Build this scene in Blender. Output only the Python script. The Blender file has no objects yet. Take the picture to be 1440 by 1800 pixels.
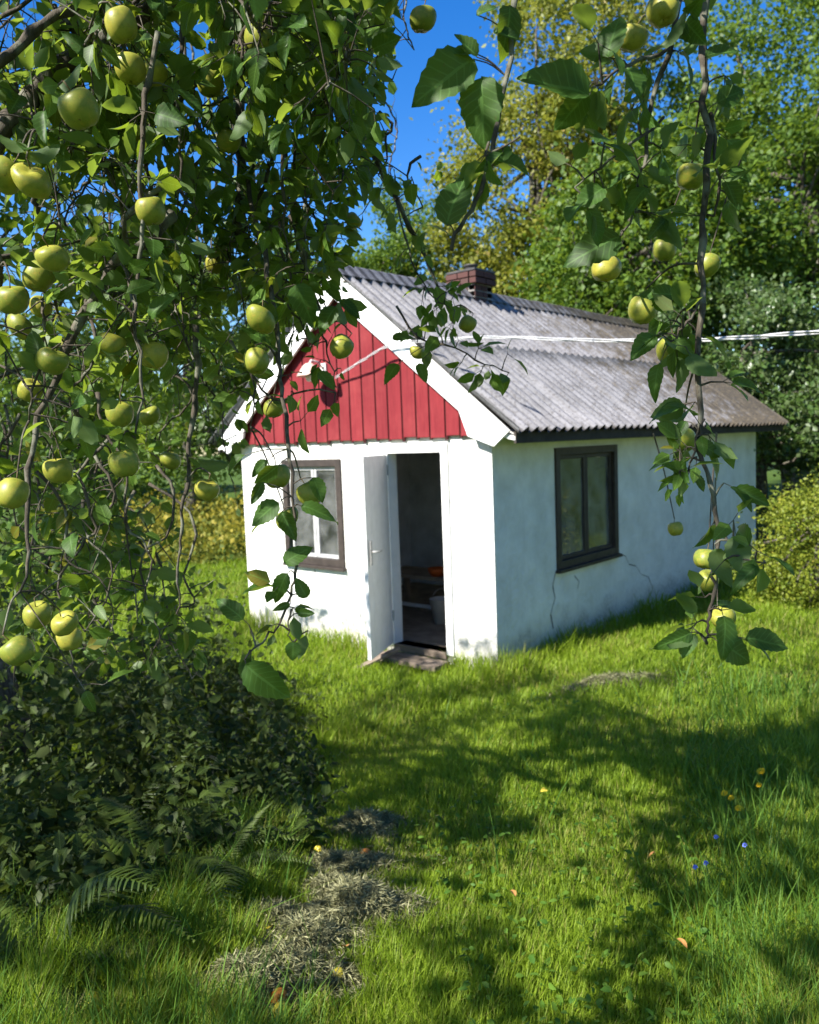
import bpy, math, random
import numpy as np
from mathutils import Vector, Matrix
rng = np.random.default_rng(7); random.seed(7)
sc = bpy.context.scene; COL = sc.collection
def A(*v): return np.array(v, float)
# ------------------------------------------------------------------ camera
FPX = 1425.; CAM = A(4.037, -5.6748, 2.0661); YAW, PITCH, ROLL = -.7219, -.0874, -.0373
cp_, sp_ = math.cos(PITCH), math.sin(PITCH)
FW = A(math.sin(YAW)*cp_, math.cos(YAW)*cp_, sp_); _r = A(math.cos(YAW), -math.sin(YAW), 0); _u = np.cross(_r, FW)
RX = math.cos(ROLL)*_r + math.sin(ROLL)*_u; UP = -math.sin(ROLL)*_r + math.cos(ROLL)*_u
RH = _r; FH = A(math.sin(YAW), math.cos(YAW), 0)
cam = bpy.data.cameras.new('camera'); co = bpy.data.objects.new('camera', cam); COL.objects.link(co)
co.matrix_world = Matrix([[RX[i], UP[i], -FW[i], CAM[i]] for i in range(3)] + [[0, 0, 0, 1]])
cam.sensor_fit = 'HORIZONTAL'; cam.sensor_width = 36; cam.lens = 36*FPX/1440
cam.clip_start = .05; cam.clip_end = 600
cam.dof.use_dof = True; cam.dof.focus_distance = 1.75; cam.dof.aperture_fstop = 7.0; cam.dof.aperture_blades = 0
sc.camera = co
# ------------------------------------------------------------------ sky, sun, exposure
SUN_AZ, SUN_EL = math.radians(12), math.radians(42)     # azimuth from the front wall's normal towards the left
SUN = A(-math.sin(SUN_AZ)*math.cos(SUN_EL), -math.cos(SUN_AZ)*math.cos(SUN_EL), math.sin(SUN_EL))
w = bpy.data.worlds.new('World'); sc.world = w; w.use_nodes = True
nt = w.node_tree; N = nt.nodes; Lk = nt.links.new
bg = N['Background']; bg.inputs[1].default_value = .095
sky = N.new('ShaderNodeTexSky'); sky.sky_type = 'NISHITA'; sky.sun_disc = False
sky.sun_elevation = SUN_EL; sky.sun_rotation = math.atan2(SUN[0], SUN[1])
sky.air_density = 1.0; sky.dust_density = .3; sky.ozone_density = 2.5
tc = N.new('ShaderNodeTexCoord'); nz = N.new('ShaderNodeTexNoise'); nz.inputs['Scale'].default_value = 2.6
nz.inputs['Detail'].default_value = 7; nz.inputs['Roughness'].default_value = .58; nz.inputs['Distortion'].default_value = .3
mp = N.new('ShaderNodeMapping'); mp.inputs['Location'].default_value = (5.3, .2, 2.4); mp.inputs['Scale'].default_value = (1, 1, 1.7)
rp = N.new('ShaderNodeValToRGB'); rp.color_ramp.elements[0].position = .60; rp.color_ramp.elements[1].position = .80
hs = N.new('ShaderNodeHueSaturation'); hs.inputs['Saturation'].default_value = 1.42; hs.inputs['Hue'].default_value = .512; hs.inputs['Value'].default_value = 1.0
mx = N.new('ShaderNodeMix'); mx.data_type = 'RGBA'; mx.inputs[7].default_value = (9, 9.6, 10.6, 1)
Lk(tc.outputs['Generated'], mp.inputs[0]); Lk(mp.outputs[0], nz.inputs['Vector']); Lk(nz.outputs['Fac'], rp.inputs[0])
Lk(sky.outputs[0], hs.inputs['Color']); Lk(hs.outputs[0], mx.inputs[6]); Lk(rp.outputs[0], mx.inputs[0]); Lk(mx.outputs[2], bg.inputs[0])
sl = bpy.data.lights.new('sun', 'SUN'); sl.energy = 5.0; sl.angle = math.radians(.55); sl.color = (1, .955, .88)
so = bpy.data.objects.new('sun', sl); COL.objects.link(so)
so.rotation_euler = Vector(SUN).to_track_quat('Z', 'Y').to_euler(); so.location = (-5, -12, 12)
vs = sc.view_settings; vs.view_transform = 'Standard'; vs.look = 'None'; vs.gamma = 1; vs.exposure = 1.3; vs.use_curve_mapping = False
cy = sc.cycles; cy.max_bounces = 7; cy.diffuse_bounces = 3; cy.glossy_bounces = 3; cy.transmission_bounces = 5; cy.transparent_max_bounces = 6
cy.sample_clamp_indirect = 6; cy.use_denoising = True
# ------------------------------------------------------------------ pixel helpers (photo coordinates 1440x1800)
def ray(u, v): return FW + RX*((u-720)/FPX) + UP*((900-v)/FPX)
def at(u, v, d): return CAM + ray(u, v)*d
def onplane(u, v, n, k):
    n = np.array(n, float); r = ray(u, v); return CAM + r*((k-n@CAM)/(n@r))
def px(P):
    q = np.asarray(P, float)-CAM; z = q@FW; zz = np.where(np.abs(z) < 1e-4, 1e-4, z)
    return 720+FPX*(q@RX)/zz, 900-FPX*(q@UP)/zz, z
def sm(t): t = np.clip(t, 0, 1); return t*t*(3-2*t)
def ground(x, y):
    x = np.asarray(x, float); y = np.asarray(y, float)
    d = .58*x-.81*y
    g = .26*sm(x/1.7)+.24*sm((d-.3)/6.0)
    g = g+.5*sm((y-8)/30)+.6*sm((x-4)/30)
    return g+.025*np.sin(x*1.3+.6)*np.sin(y*1.1+1.)*sm((np.abs(d)+np.abs(x))/3)
def ongrd(u, v):
    r = ray(u, v); t = 2.
    for _ in range(60):
        P = CAM+r*t; e = P[2]-float(ground(P[0], P[1])); t += e/max(.05, -r[2])*.7
        t = min(max(t, .5), 300)
    return CAM+r*t
# ------------------------------------------------------------------ mesh helpers
def tag(o, label=None, cat=None, group=None, kind=None):
    if label: o['label'] = label
    if cat: o['category'] = cat
    if group: o['group'] = group
    if kind: o['kind'] = kind
    return o
def link(name, me, m=None, parent=None):
    o = bpy.data.objects.new(name, me); COL.objects.link(o)
    if m and me and not me.materials: me.materials.append(m)
    if parent: o.parent = parent
    return o
def empty(name, loc=(0, 0, 0), parent=None):
    o = bpy.data.objects.new(name, None); o.location = loc; o.empty_display_size = .1; COL.objects.link(o)
    if parent: o.parent = parent
    return o
def tri_mesh(name, V, T, lf=None, smooth=False):
    me = bpy.data.meshes.new(name); V = np.asarray(V, np.float32); T = np.asarray(T, np.int32)
    me.vertices.add(len(V)); me.vertices.foreach_set('co', V.ravel())
    me.loops.add(T.size); me.loops.foreach_set('vertex_index', T.ravel())
    me.polygons.add(len(T)); me.polygons.foreach_set('loop_start', np.arange(0, T.size, 3, dtype=np.int32))
    if smooth: me.polygons.foreach_set('use_smooth', np.ones(len(T), bool))
    me.update(calc_edges=True)
    if lf is not None:
        a = me.attributes.new('lf', 'FLOAT_COLOR', 'POINT'); a.data.foreach_set('color', np.asarray(lf, np.float32).ravel())
    return me
class MB:
    """collects polygons for one mesh"""
    def __init__(s): s.v = []; s.f = []; s.sm = []
    def poly(s, pts, smooth=False):
        i = len(s.v); s.v += [tuple(p) for p in pts]; s.f.append(tuple(range(i, i+len(pts)))); s.sm.append(smooth)
    def box(s, a, b, M=None):
        (x0, y0, z0), (x1, y1, z1) = a, b
        P = [A(x, y, z) for z in (z0, z1) for y in (y0, y1) for x in (x0, x1)]
        if M is not None: P = [M(p) for p in P]
        i = len(s.v); s.v += [tuple(p) for p in P]
        for q in ((0, 2, 3, 1), (4, 5, 7, 6), (0, 1, 5, 4), (2, 6, 7, 3), (0, 4, 6, 2), (1, 3, 7, 5)):
            s.f.append(tuple(i+k for k in q)); s.sm.append(False)
        return s
    def prism(s, pts, off):
        """polygon pts extruded by vector off"""
        n = len(pts); i = len(s.v); off = np.array(off, float)
        s.v += [tuple(p) for p in pts]+[tuple(np.array(p)+off) for p in pts]
        s.f.append(tuple(range(i, i+n))); s.f.append(tuple(range(i+2*n-1, i+n-1, -1))); s.sm += [False]*2
        for k in range(n):
            a, b = i+k, i+(k+1) % n; s.f.append((b, a, a+n, b+n)); s.sm.append(False)
        return s
    def tube(s, pts, rad, seg=6, cap=True):
        pts = np.array(pts, float); n = len(pts)
        rad = np.full(n, rad) if np.isscalar(rad) else np.array(rad, float)
        T = np.gradient(pts, axis=0); T /= np.linalg.norm(T, axis=1)[:, None]+1e-9
        ref = A(0, 0, 1) if abs(T[0][2]) < .8 else A(1, 0, 0); i = len(s.v)
        nrm = np.cross(T[0], ref); nrm /= np.linalg.norm(nrm)
        for k in range(n):
            nrm = nrm-T[k]*(nrm@T[k]); nrm /= np.linalg.norm(nrm)+1e-9; bn = np.cross(T[k], nrm)
            for j in range(seg):
                a = 2*math.pi*j/seg; s.v.append(tuple(pts[k]+rad[k]*(math.cos(a)*nrm+math.sin(a)*bn)))
        for k in range(n-1):
            for j in range(seg):
                a = i+k*seg+j; b = i+k*seg+(j+1) % seg; s.f.append((a, b, b+seg, a+seg)); s.sm.append(True)
        if cap:
            s.f.append(tuple(range(i+seg-1, i-1, -1))); s.f.append(tuple(range(i+(n-1)*seg, i+n*seg))); s.sm += [False]*2
        return s
    def lathe(s, prof, seg=14, M=None):
        """prof: list of (r, z)"""
        i = len(s.v); n = len(prof)
        for r, z in prof:
            for j in range(seg):
                a = 2*math.pi*j/seg; p = A(r*math.cos(a), r*math.sin(a), z); s.v.append(tuple(M(p) if M else p))
        for k in range(n-1):
            for j in range(seg):
                a = i+k*seg+j; b = i+k*seg+(j+1) % seg; s.f.append((a, b, b+seg, a+seg)); s.sm.append(True)
        return s
    def mesh(s, name):
        me = bpy.data.meshes.new(name); me.from_pydata(s.v, [], s.f); me.polygons.foreach_set('use_smooth', s.sm); me.update(); return me
    def build(s, name, m, parent=None, bevel=0):
        o = link(name, s.mesh(name), m, parent)
        if bevel:
            b = o.modifiers.new('bevel', 'BEVEL'); b.width = bevel; b.segments = 2; b.limit_method = 'ANGLE'
        return o
def spline(P, n):
    """Catmull-Rom through points P, n samples"""
    P = np.array(P, float); Q = np.vstack([2*P[0]-P[1], P, 2*P[-1]-P[-2]]); m = len(P)-1
    t = np.linspace(0, m-1e-6, n); i = t.astype(int); f = (t-i)[:, None]
    a, b, c, d = Q[i], Q[i+1], Q[i+2], Q[i+3]
    return .5*(2*b+(c-a)*f+(2*a-5*b+4*c-d)*f*f+(3*b-a-3*c+d)*f**3)
def scatter(tv, tf, tlf, pos, mats, rnd):
    """instances of a template merged: verts (n*k,3)"""
    k = len(tv); n = len(pos)
    V = np.einsum('nij,kj->nki', mats, tv)+pos[:, None, :]
    T = (tf[None]+(np.arange(n)*k)[:, None, None]).reshape(-1, 3)
    lf = np.empty((n, k, 4), np.float32); lf[:, :, 0] = rnd[:, None]; lf[:, :, 1] = tlf[None, :, 0]; lf[:, :, 2] = tlf[None, :, 1]; lf[:, :, 3] = 1
    return V.reshape(-1, 3), T, lf.reshape(-1, 4)
def frames(ax, nr, sx, sy=None, sz=None):
    """3x3 frames: x along ax, z near nr"""
    ax = ax/(np.linalg.norm(ax, axis=1)[:, None]+1e-9); y = np.cross(nr, ax); y /= np.linalg.norm(y, axis=1)[:, None]+1e-9
    z = np.cross(ax, y); sy = sx if sy is None else sy; sz = sx if sz is None else sz
    return np.stack([ax*sx[:, None], y*sy[:, None], z*sz[:, None]], axis=2)
def rdir(n, zb=0):
    v = rng.normal(size=(n, 3)); v[:, 2] += zb; return v/np.linalg.norm(v, axis=1)[:, None]
# ------------------------------------------------------------------ materials
def mat(name):
    m = bpy.data.materials.new(name); m.use_nodes = True; n = m.node_tree; n.nodes.clear()
    return m, n
class G:
    def __init__(s, name):
        s.m, s.t = mat(name); s.out = s.n('OutputMaterial')
    def n(s, typ, **kw):
        x = s.t.nodes.new('ShaderNode'+typ)
        for k, v in kw.items(): setattr(x, k, v)
        return x
    def l(s, a, b): s.t.links.new(a, b)
    def coord(s, scale=(1, 1, 1), kind='Object'):
        c = s.n('TexCoord'); mpp = s.n('Mapping'); mpp.inputs['Scale'].default_value = scale; s.l(c.outputs[kind], mpp.inputs[0]); return mpp.outputs[0]
    def pos(s, scale=(1, 1, 1)):
        c = s.n('NewGeometry'); mpp = s.n('Mapping'); mpp.inputs['Scale'].default_value = scale; s.l(c.outputs['Position'], mpp.inputs[0]); return mpp.outputs[0]
    def noise(s, vec, scale, detail=5, rough=.55, dist=0):
        x = s.n('TexNoise'); x.inputs['Scale'].default_value = scale; x.inputs['Detail'].default_value = detail
        x.inputs['Roughness'].default_value = rough; x.inputs['Distortion'].default_value = dist; s.l(vec, x.inputs['Vector']); return x.outputs['Fac']
    def ramp(s, fac, stops):
        x = s.n('ValToRGB'); e = x.color_ramp.elements
        while len(e) < len(stops): e.new(.5)
        for k, (p, c) in enumerate(stops):
            e[k].position = p; e[k].color = (*c, 1) if len(c) == 3 else c
        s.l(fac, x.inputs[0]); return x.outputs[0]
    def mix(s, fac, a, b, bl='MIX'):
        x = s.n('Mix', data_type='RGBA', blend_type=bl)
        for i, v in ((0, fac), (6, a), (7, b)):
            if isinstance(v, (int, float)): x.inputs[i].default_value = v
            elif isinstance(v, tuple): x.inputs[i].default_value = (*v, 1)
            else: s.l(v, x.inputs[i])
        return x.outputs[2]
    def math(s, op, a, b=None, c=None):
        x = s.n('Math', operation=op)
        for i, v in enumerate((a, b, c)):
            if v is None: continue
            if isinstance(v, (int, float)): x.inputs[i].default_value = v
            else: s.l(v, x.inputs[i])
        return x.outputs[0]
    def bump(s, h, strength=.3, dist=.01):
        x = s.n('Bump'); x.inputs['Strength'].default_value = strength; x.inputs['Distance'].default_value = dist; s.l(h, x.inputs['Height']); return x.outputs[0]
    def bsdf(s, col, rough=.8, spec=.3, normal=None, **kw):
        x = s.n('BsdfPrincipled')
        for nme, v in (('Base Color', col), ('Roughness', rough), ('Specular IOR Level', spec), *kw.items()):
            if isinstance(v, tuple): x.inputs[nme].default_value = (*v, 1) if nme != 'Subsurface Radius' else v
            elif isinstance(v, (int, float)): x.inputs[nme].default_value = v
            else: s.l(v, x.inputs[nme])
        if normal: s.l(normal, x.inputs['Normal'])
        return x.outputs[0]
    def end(s, sh): s.l(sh, s.out.inputs[0]); return s.m
def simple(name, col, rough=.7, spec=.3, var=.25, scale=8, bump=.2, dist=.004):
    g = G(name); v = g.coord(); f = g.noise(v, scale, 6, .6)
    c2 = tuple(x*(1-var) for x in col); c3 = tuple(min(1, x*(1+var*.7)) for x in col)
    return g.end(g.bsdf(g.ramp(f, [(.3, c2), (.7, c3)]), rough, spec, g.bump(g.noise(v, scale*4, 5), bump, dist)))
def leaf_mat(name, dark, light, trans, back=None, tw=.38, rough=.42, spec=.35, vein=True, obj=False, spots=None):
    g = G(name)
    at_ = g.n('Attribute'); at_.attribute_name = 'lf'; sep = g.n('SeparateColor'); g.l(at_.outputs['Color'], sep.inputs[0])
    rnd = sep.outputs[0]
    if obj: rnd = g.n('ObjectInfo').outputs['Random']
    stops = [(.05, dark), (.8, light)]
    if spots: stops = [(.05, dark), (.75, light), (.93, light), (.97, spots)]
    col = g.ramp(rnd, stops)
    col = g.mix(.35, col, g.ramp(g.noise(g.pos(), 28, 3), [(.3, tuple(x*.6 for x in dark)), (.7, light)]))
    if vein:
        rib = g.math('LESS_THAN', sep.outputs[2], .07)
        wv = g.math('SINE', g.math('MULTIPLY', g.math('SUBTRACT', sep.outputs[1], g.math('MULTIPLY', sep.outputs[2], .22)), 52.))
        wv = g.math('MULTIPLY', g.math('GREATER_THAN', wv, .86), .35)
        col = g.mix(g.math('MAXIMUM', g.math('MULTIPLY', rib, .55), wv), col, tuple(min(1, x*1.9+.02) for x in light))
    if back:
        col = g.mix(g.ramp(g.noise(g.pos(), 95, 2), [(.70, (0, 0, 0)), (.76, (.7, .7, .7))]), col, (.09, .06, .02))
        col = g.mix(g.math('MULTIPLY', g.n('NewGeometry').outputs['Backfacing'], .75), col, back)
    d = g.bsdf(col, rough, spec)
    t = g.n('BsdfTranslucent'); g.l(g.mix(.5, col, trans), t.inputs[0])
    ms = g.n('MixShader'); ms.inputs[0].default_value = tw; g.l(d, ms.inputs[1]); g.l(t.outputs[0], ms.inputs[2])
    return g.end(ms.outputs[0])
M = {}
M['apple_leaf'] = leaf_mat('apple_leaf', (.018, .05, .010), (.055, .12, .020), (.42, .58, .03), (.10, .15, .06), .40, .50, .25, obj=True)
M['apple_leaf_mass'] = leaf_mat('apple_leaf_mass', (.026, .066, .010), (.09, .165, .024), (.52, .68, .03), (.11, .16, .065), .42, .48, .3, spots=(.25, .17, .02))
M['grass'] = leaf_mat('grass', (.085, .16, .012), (.27, .365, .028), (.50, .70, .03), None, .42, .5, .2, vein=False, spots=(.30, .26, .08))
M['tall_grass'] = leaf_mat('tall_grass', (.045, .12, .018), (.13, .23, .03), (.28, .46, .03), None, .36, .5, .15, vein=False)
M['fern'] = leaf_mat('fern', (.028, .055, .008), (.075, .11, .015), (.20, .27, .02), None, .3, .5, .25, vein=False, obj=True)
M['cover'] = leaf_mat('cover', (.013, .026, .005), (.055, .085, .014), (.16, .22, .02), (.055, .07, .025), .3, .55, .2)
M['tree_green'] = leaf_mat('tree_green', (.035, .08, .012), (.13, .21, .026), (.36, .50, .03), None, .38, .5, .35, vein=False)
M['tree_yellow'] = leaf_mat('tree_yellow', (.07, .12, .014), (.27, .27, .04), (.52, .52, .05), None, .38, .5, .35, vein=False, spots=(.5, .36, .12))
M['tree_dark'] = leaf_mat('tree_dark', (.026, .065, .014), (.10, .17, .036), (.24, .38, .04), (.12, .16, .07), .28, .38, .5, vein=False)
M['bush'] = leaf_mat('bush', (.07, .13, .014), (.26, .29, .03), (.42, .46, .03), None, .34, .5, .3, vein=False, spots=(.45, .38, .06))
M['goldenrod'] = leaf_mat('goldenrod', (.07, .12, .02), (.36, .29, .035), (.5, .45, .05), None, .3, .6, .2, vein=False)
M['straw'] = leaf_mat('straw', (.20, .205, .10), (.43, .42, .235), (.46, .46, .23), None, .2, .7, .15, vein=False)
M['moss'] = simple('moss', (.055, .042, .018), .95, .1, .6, 40, .6, .01)
g = G('bark'); v = g.coord((1, 1, .25)); f = g.noise(v, 60, 8, .7)
M['bark'] = g.end(g.bsdf(g.mix(g.ramp(g.noise(g.coord(), 14, 5), [(.5, (0, 0, 0)), (.62, (1, 1, 1))]), g.ramp(f, [(.3, (.03, .024, .018)), (.7, (.12, .10, .078))]), (.17, .17, .13)), .85, .2, g.bump(f, .7, .01)))
# apple
g = G('apple_skin'); v = g.coord(); oi = g.n('ObjectInfo')
base = g.ramp(oi.outputs['Random'], [(0, (.17, .205, .028)), (.6, (.25, .265, .036)), (1, (.34, .315, .045))])
c = g.mix(g.ramp(g.noise(v, 4, 4), [(.4, (0, 0, 0)), (.75, (.7, .7, .7))]), base, (.12, .155, .022))
sp = g.n('TexVoronoi'); sp.inputs['Scale'].default_value = 17; g.l(v, sp.inputs['Vector'])
c = g.mix(g.ramp(sp.outputs['Distance'], [(.06, (.5, .5, .5)), (.13, (0, 0, 0))]), c, (.55, .55, .22))
c = g.mix(g.ramp(g.noise(v, 5, 5, .7), [(.50, (0, 0, 0)), (.70, (.6, .6, .6))]), c, (.42, .30, .05))
c = g.mix(g.ramp(g.noise(v, 9, 4, .7), [(.63, (0, 0, 0)), (.68, (.85, .85, .85))]), c, (.10, .065, .03))
M['apple'] = g.end(g.bsdf(c, .42, .35, g.bump(g.noise(v, 60, 3), .06, .002), **{'Subsurface Weight': .06, 'Subsurface Radius': (.01, .01, .003), 'Subsurface Scale': .5}))
M['stalk'] = simple('stalk', (.10, .075, .03), .7)
M['calyx'] = simple('calyx', (.05, .035, .02), .9)
# plaster: white limewash, dirty towards patches, hairline dirt
g = G('plaster'); v = g.pos(); f = g.noise(v, 3.2, 8, .62); f2 = g.noise(v, 26, 6, .6)
sx = g.n('SeparateXYZ'); g.l(v, sx.inputs[0])
low = g.math('SUBTRACT', 1.0, g.math('MULTIPLY', sx.outputs[2], 2.3))
dirt = g.ramp(g.math('ADD', g.math('MULTIPLY', low, .52), f), [(.57, (0, 0, 0)), (.84, (1, 1, 1))])
c = g.ramp(f, [(.3, (.60, .59, .54)), (.65, (.78, .77, .73))])
c = g.mix(g.math('MULTIPLY', dirt, .75), c, g.ramp(f2, [(.35, (.24, .22, .19)), (.7, (.52, .50, .44))]))
c = g.mix(g.ramp(g.noise(g.pos((1, 1, .18)), 7, 6), [(.60, (0, 0, 0)), (.75, (.35, .35, .35))]), c, (.5, .48, .42))
M['plaster'] = g.end(g.bsdf(c, .9, .2, g.bump(g.math('ADD', f2, g.math('MULTIPLY', f, 2.)), .8, .016)))
# red boards
g = G('red_paint'); v = g.pos((6, 6, .35)); f = g.noise(v, 9, 8, .65); oi = g.n('ObjectInfo')
c = g.mix(g.math('MULTIPLY', oi.outputs['Random'], .5), g.ramp(f, [(.3, (.15, .014, .019)), (.7, (.25, .028, .034))]), (.13, .014, .018))
c = g.mix(g.ramp(g.noise(g.pos(), 2.3, 6, .65), [(.45, (0, 0, 0)), (.75, (.55, .55, .55))]), c, (.30, .055, .055))
M['red'] = g.end(g.bsdf(c, .8, .2, g.bump(f, .4, .004)))
M['red_dark'] = simple('red_dark', (.05, .008, .008), .9)
g = G('white_paint'); v = g.pos(); f = g.noise(g.pos((1, 1, 1)), 9, 8, .6)
M['white'] = g.end(g.bsdf(g.mix(g.ramp(g.noise(v, 30, 6, .7), [(.63, (0, 0, 0)), (.72, (.6, .6, .6))]), g.ramp(f, [(.3, (.72, .72, .70)), (.7, (.82, .82, .80))]), (.40, .37, .32)), .55, .35, g.bump(f, .15, .004)))
M['brown'] = simple('brown_frame', (.045, .034, .028), .6, .35, .4, 14)
M['old_white'] = simple('old_white', (.42, .42, .41), .6, .3, .3, 12)
M['dark_wood'] = simple('dark_wood', (.05, .042, .036), .85, .2, .4, 10)
M['step_wood'] = simple('step_wood', (.19, .15, .115), .85, .2, .4, 9)
M['interior'] = simple('interior', (.66, .70, .76), .9, .2, .25, 3)
M['floor'] = simple('floor_boards', (.34, .27, .20), .8, .25, .4, 6)
M['metal'] = simple('metal', (.42, .41, .39), .4, .5, .3, 30)
M['orange'] = simple('orange_plastic', (.55, .11, .02), .5)
M['cloth'] = simple('curtain_cloth', (.75, .70, .63), .9, .1, .3, 5)
M['cable'] = simple('cable', (.5, .5, .5), .5, .3, .2, 20)
M['lamp'] = simple('lamp_shade', (.62, .40, .33), .5, .4, .25, 12)
M['porcelain'] = simple('porcelain', (.72, .68, .62), .3, .5, .15, 12)
M['mortar'] = simple('mortar', (.26, .24, .22), .95, .1)
M['tin'] = simple('tin', (.06, .055, .055), .6, .4, .4, 12)
M['crack'] = simple('crack', (.11, .10, .09), .95, .1)
g = G('brick'); oi = g.n('ObjectInfo'); f = g.noise(g.coord(), 40, 5)
M['brick'] = g.end(g.bsdf(g.mix(g.math('MULTIPLY', f, .6), g.ramp(oi.outputs['Random'], [(0, (.075, .030, .026)), (.5, (.11, .042, .036)), (1, (.09, .05, .043))]), (.055, .045, .04)), .9, .2, g.bump(f, .5, .004)))
# glass: thin reflective pane, slightly dusty
g = G('glass'); gl = g.n('BsdfGlossy'); gl.inputs['Roughness'].default_value = .03; tr = g.n('BsdfTransparent'); tr.inputs[0].default_value = (.86, .9, .89, 1)
fr = g.n('Fresnel'); fr.inputs[0].default_value = 1.5; df = g.n('BsdfDiffuse'); df.inputs[0].default_value = (.5, .5, .48, 1)
m1 = g.n('MixShader'); g.l(g.math('ADD', fr.outputs[0], .05), m1.inputs[0]); g.l(tr.outputs[0], m1.inputs[1]); g.l(gl.outputs[0], m1.inputs[2])
m2 = g.n('MixShader'); g.l(g.ramp(g.noise(g.pos(), 5, 6, .6), [(.35, (.04, .04, .04)), (.8, (.3, .3, .3))]), m2.inputs[0]); g.l(m1.outputs[0], m2.inputs[1]); g.l(df.outputs[0], m2.inputs[2])
M['glass'] = g.end(m2.outputs[0])
# fibre-cement roofing: grey, streaked, brown moss more towards the far end and ridge
g = G('roofing'); v = g.pos(); sx = g.n('SeparateXYZ'); g.l(v, sx.inputs[0])
st = g.noise(g.pos((1.2, 9, 1.2)), 2.2, 8, .7); f = g.noise(v, 5, 8, .7); f3 = g.noise(v, 34, 5, .7)
c = g.ramp(st, [(.3, (.10, .097, .10)), (.72, (.25, .245, .255))])
c = g.mix(g.ramp(f3, [(.50, (0, 0, 0)), (.64, (.8, .8, .8))]), c, (.06, .054, .05))
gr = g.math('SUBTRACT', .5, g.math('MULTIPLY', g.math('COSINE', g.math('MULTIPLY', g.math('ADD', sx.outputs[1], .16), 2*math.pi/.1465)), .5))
c = g.mix(g.ramp(g.math('ADD', g.math('MULTIPLY', gr, .85), g.math('MULTIPLY', g.math('SUBTRACT', f, .5), .9)), [(.42, (0, 0, 0)), (.66, (.92, .92, .92))]), c, (.038, .034, .031))  # groove lichen, darkened further as rib shade painted into the colour
far = g.math('MULTIPLY', g.math('SUBTRACT', sx.outputs[1], 2.2), .085)
mm = g.math('ADD', g.math('ADD', f, g.math('MULTIPLY', f3, .35)), far)
c = g.mix(g.ramp(mm, [(.70, (0, 0, 0)), (.92, (.92, .92, .92))]), c, g.ramp(f3, [(.40, (.020, .016, .010)), (.58, (.07, .052, .026)), (.72, (.20, .18, .14))]))
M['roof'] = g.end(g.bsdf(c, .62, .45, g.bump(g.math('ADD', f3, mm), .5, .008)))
# ground under the grass
g = G('turf'); v = g.pos(); f = g.noise(v, 1.1, 7, .65); f2 = g.noise(v, 30, 6, .7)
c = g.mix(g.math('MULTIPLY', f2, .8), g.ramp(f, [(.3, (.035, .08, .012)), (.6, (.08, .14, .02)), (.8, (.15, .16, .04))]), (.05, .07, .018))
M['turf'] = g.end(g.bsdf(c, .95, .1, g.bump(f2, .8, .03)))
# ------------------------------------------------------------------ ground sheet
def axis(c, n=110, far=140):
    t = np.linspace(-1, 1, n); return c+np.sign(t)*(np.abs(t)*9+(np.abs(t)**6)*far)
gx, gy = axis(1.0), axis(-1.0); X, Y = np.meshgrid(gx, gy); Z = ground(X, Y)
V = np.stack([X, Y, Z], 2).reshape(-1, 3); n = len(gx); i = (np.arange(n-1)[:, None]*n+np.arange(n-1)[None]).ravel()
T = np.concatenate([np.stack([i, i+1, i+n+1], 1), np.stack([i, i+n+1, i+n], 1)])
tag(link('lawn', tri_mesh('lawn', V, T, smooth=True), M['turf']), kind='structure')
# ------------------------------------------------------------------ house
W, L, E_, O_, O2 = 3.467, 6.65, .337, .12, .28
ZE, ZR = 2.124, 3.728; XC = -W/2
house = empty('white_cottage', (0, 0, 0))
tag(house, 'small white plastered cottage with red boarded gable and grey corrugated roof', 'cottage')
def wall(name, org, ud, nd, ulen, vlen, holes, th=.14, base=-.25):
    """wall sheet from org along ud, outward normal nd, holes = (u0,u1,v0,v1)"""
    us = sorted({0, ulen, *[h[k] for h in holes for k in (0, 1)]}); vsn = sorted({base, vlen, *[h[k] for h in holes for k in (2, 3)]})
    ud, nd, org = A(*ud), A(*nd), A(*org); mb = MB()
    def P(u, v, dpt): return org+ud*u+A(0, 0, v)-nd*dpt
    def solid(a, b):
        if a < 0 or b < 0 or a >= len(us)-1 or b >= len(vsn)-1: return False
        u, v = (us[a]+us[a+1])/2, (vsn[b]+vsn[b+1])/2
        return not any(h[0] < u < h[1] and h[2] < v < h[3] for h in holes)
    for a in range(len(us)-1):
        for b in range(len(vsn)-1):
            if not solid(a, b): continue
            u0, u1, v0, v1 = us[a], us[a+1], vsn[b], vsn[b+1]
            mb.poly([P(u0, v0, 0), P(u1, v0, 0), P(u1, v1, 0), P(u0, v1, 0)]); mb.poly([P(u0, v0, th), P(u0, v1, th), P(u1, v1, th), P(u1, v0, th)])
            if not solid(a-1, b): mb.poly([P(u0, v0, 0), P(u0, v1, 0), P(u0, v1, th), P(u0, v0, th)])
            if not solid(a+1, b): mb.poly([P(u1, v0, 0), P(u1, v0, th), P(u1, v1, th), P(u1, v1, 0)])
            if not solid(a, b-1): mb.poly([P(u0, v0, 0), P(u0, v0, th), P(u1, v0, th), P(u1, v0, 0)])
            if not solid(a, b+1): mb.poly([P(u0, v1, 0), P(u1, v1, 0), P(u1, v1, th), P(u0, v1, th)])
    return mb.build(name, M['plaster'], house)
D0, D1, DZ0, DZ1 = -1.225, -.523, .12, 1.985          # door opening
FW0, FW1, FWB, FWT = -2.74, -1.862, .82, 1.90         # front window
RW0, RW1, RWB, RWT = 1.0226, 2.2489, .795, 1.936      # side window
wall('wall', (-W, 0, 0), (1, 0, 0), (0, -1, 0), W, 2.14, [(D0+W, D1+W, DZ0, DZ1), (FW0+W, FW1+W, FWB, FWT)])
wall('wall', (0, .14, 0), (0, 1, 0), (1, 0, 0), L-.28, 2.14, [(RW0-.14, RW1-.14, RWB, RWT)])
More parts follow.
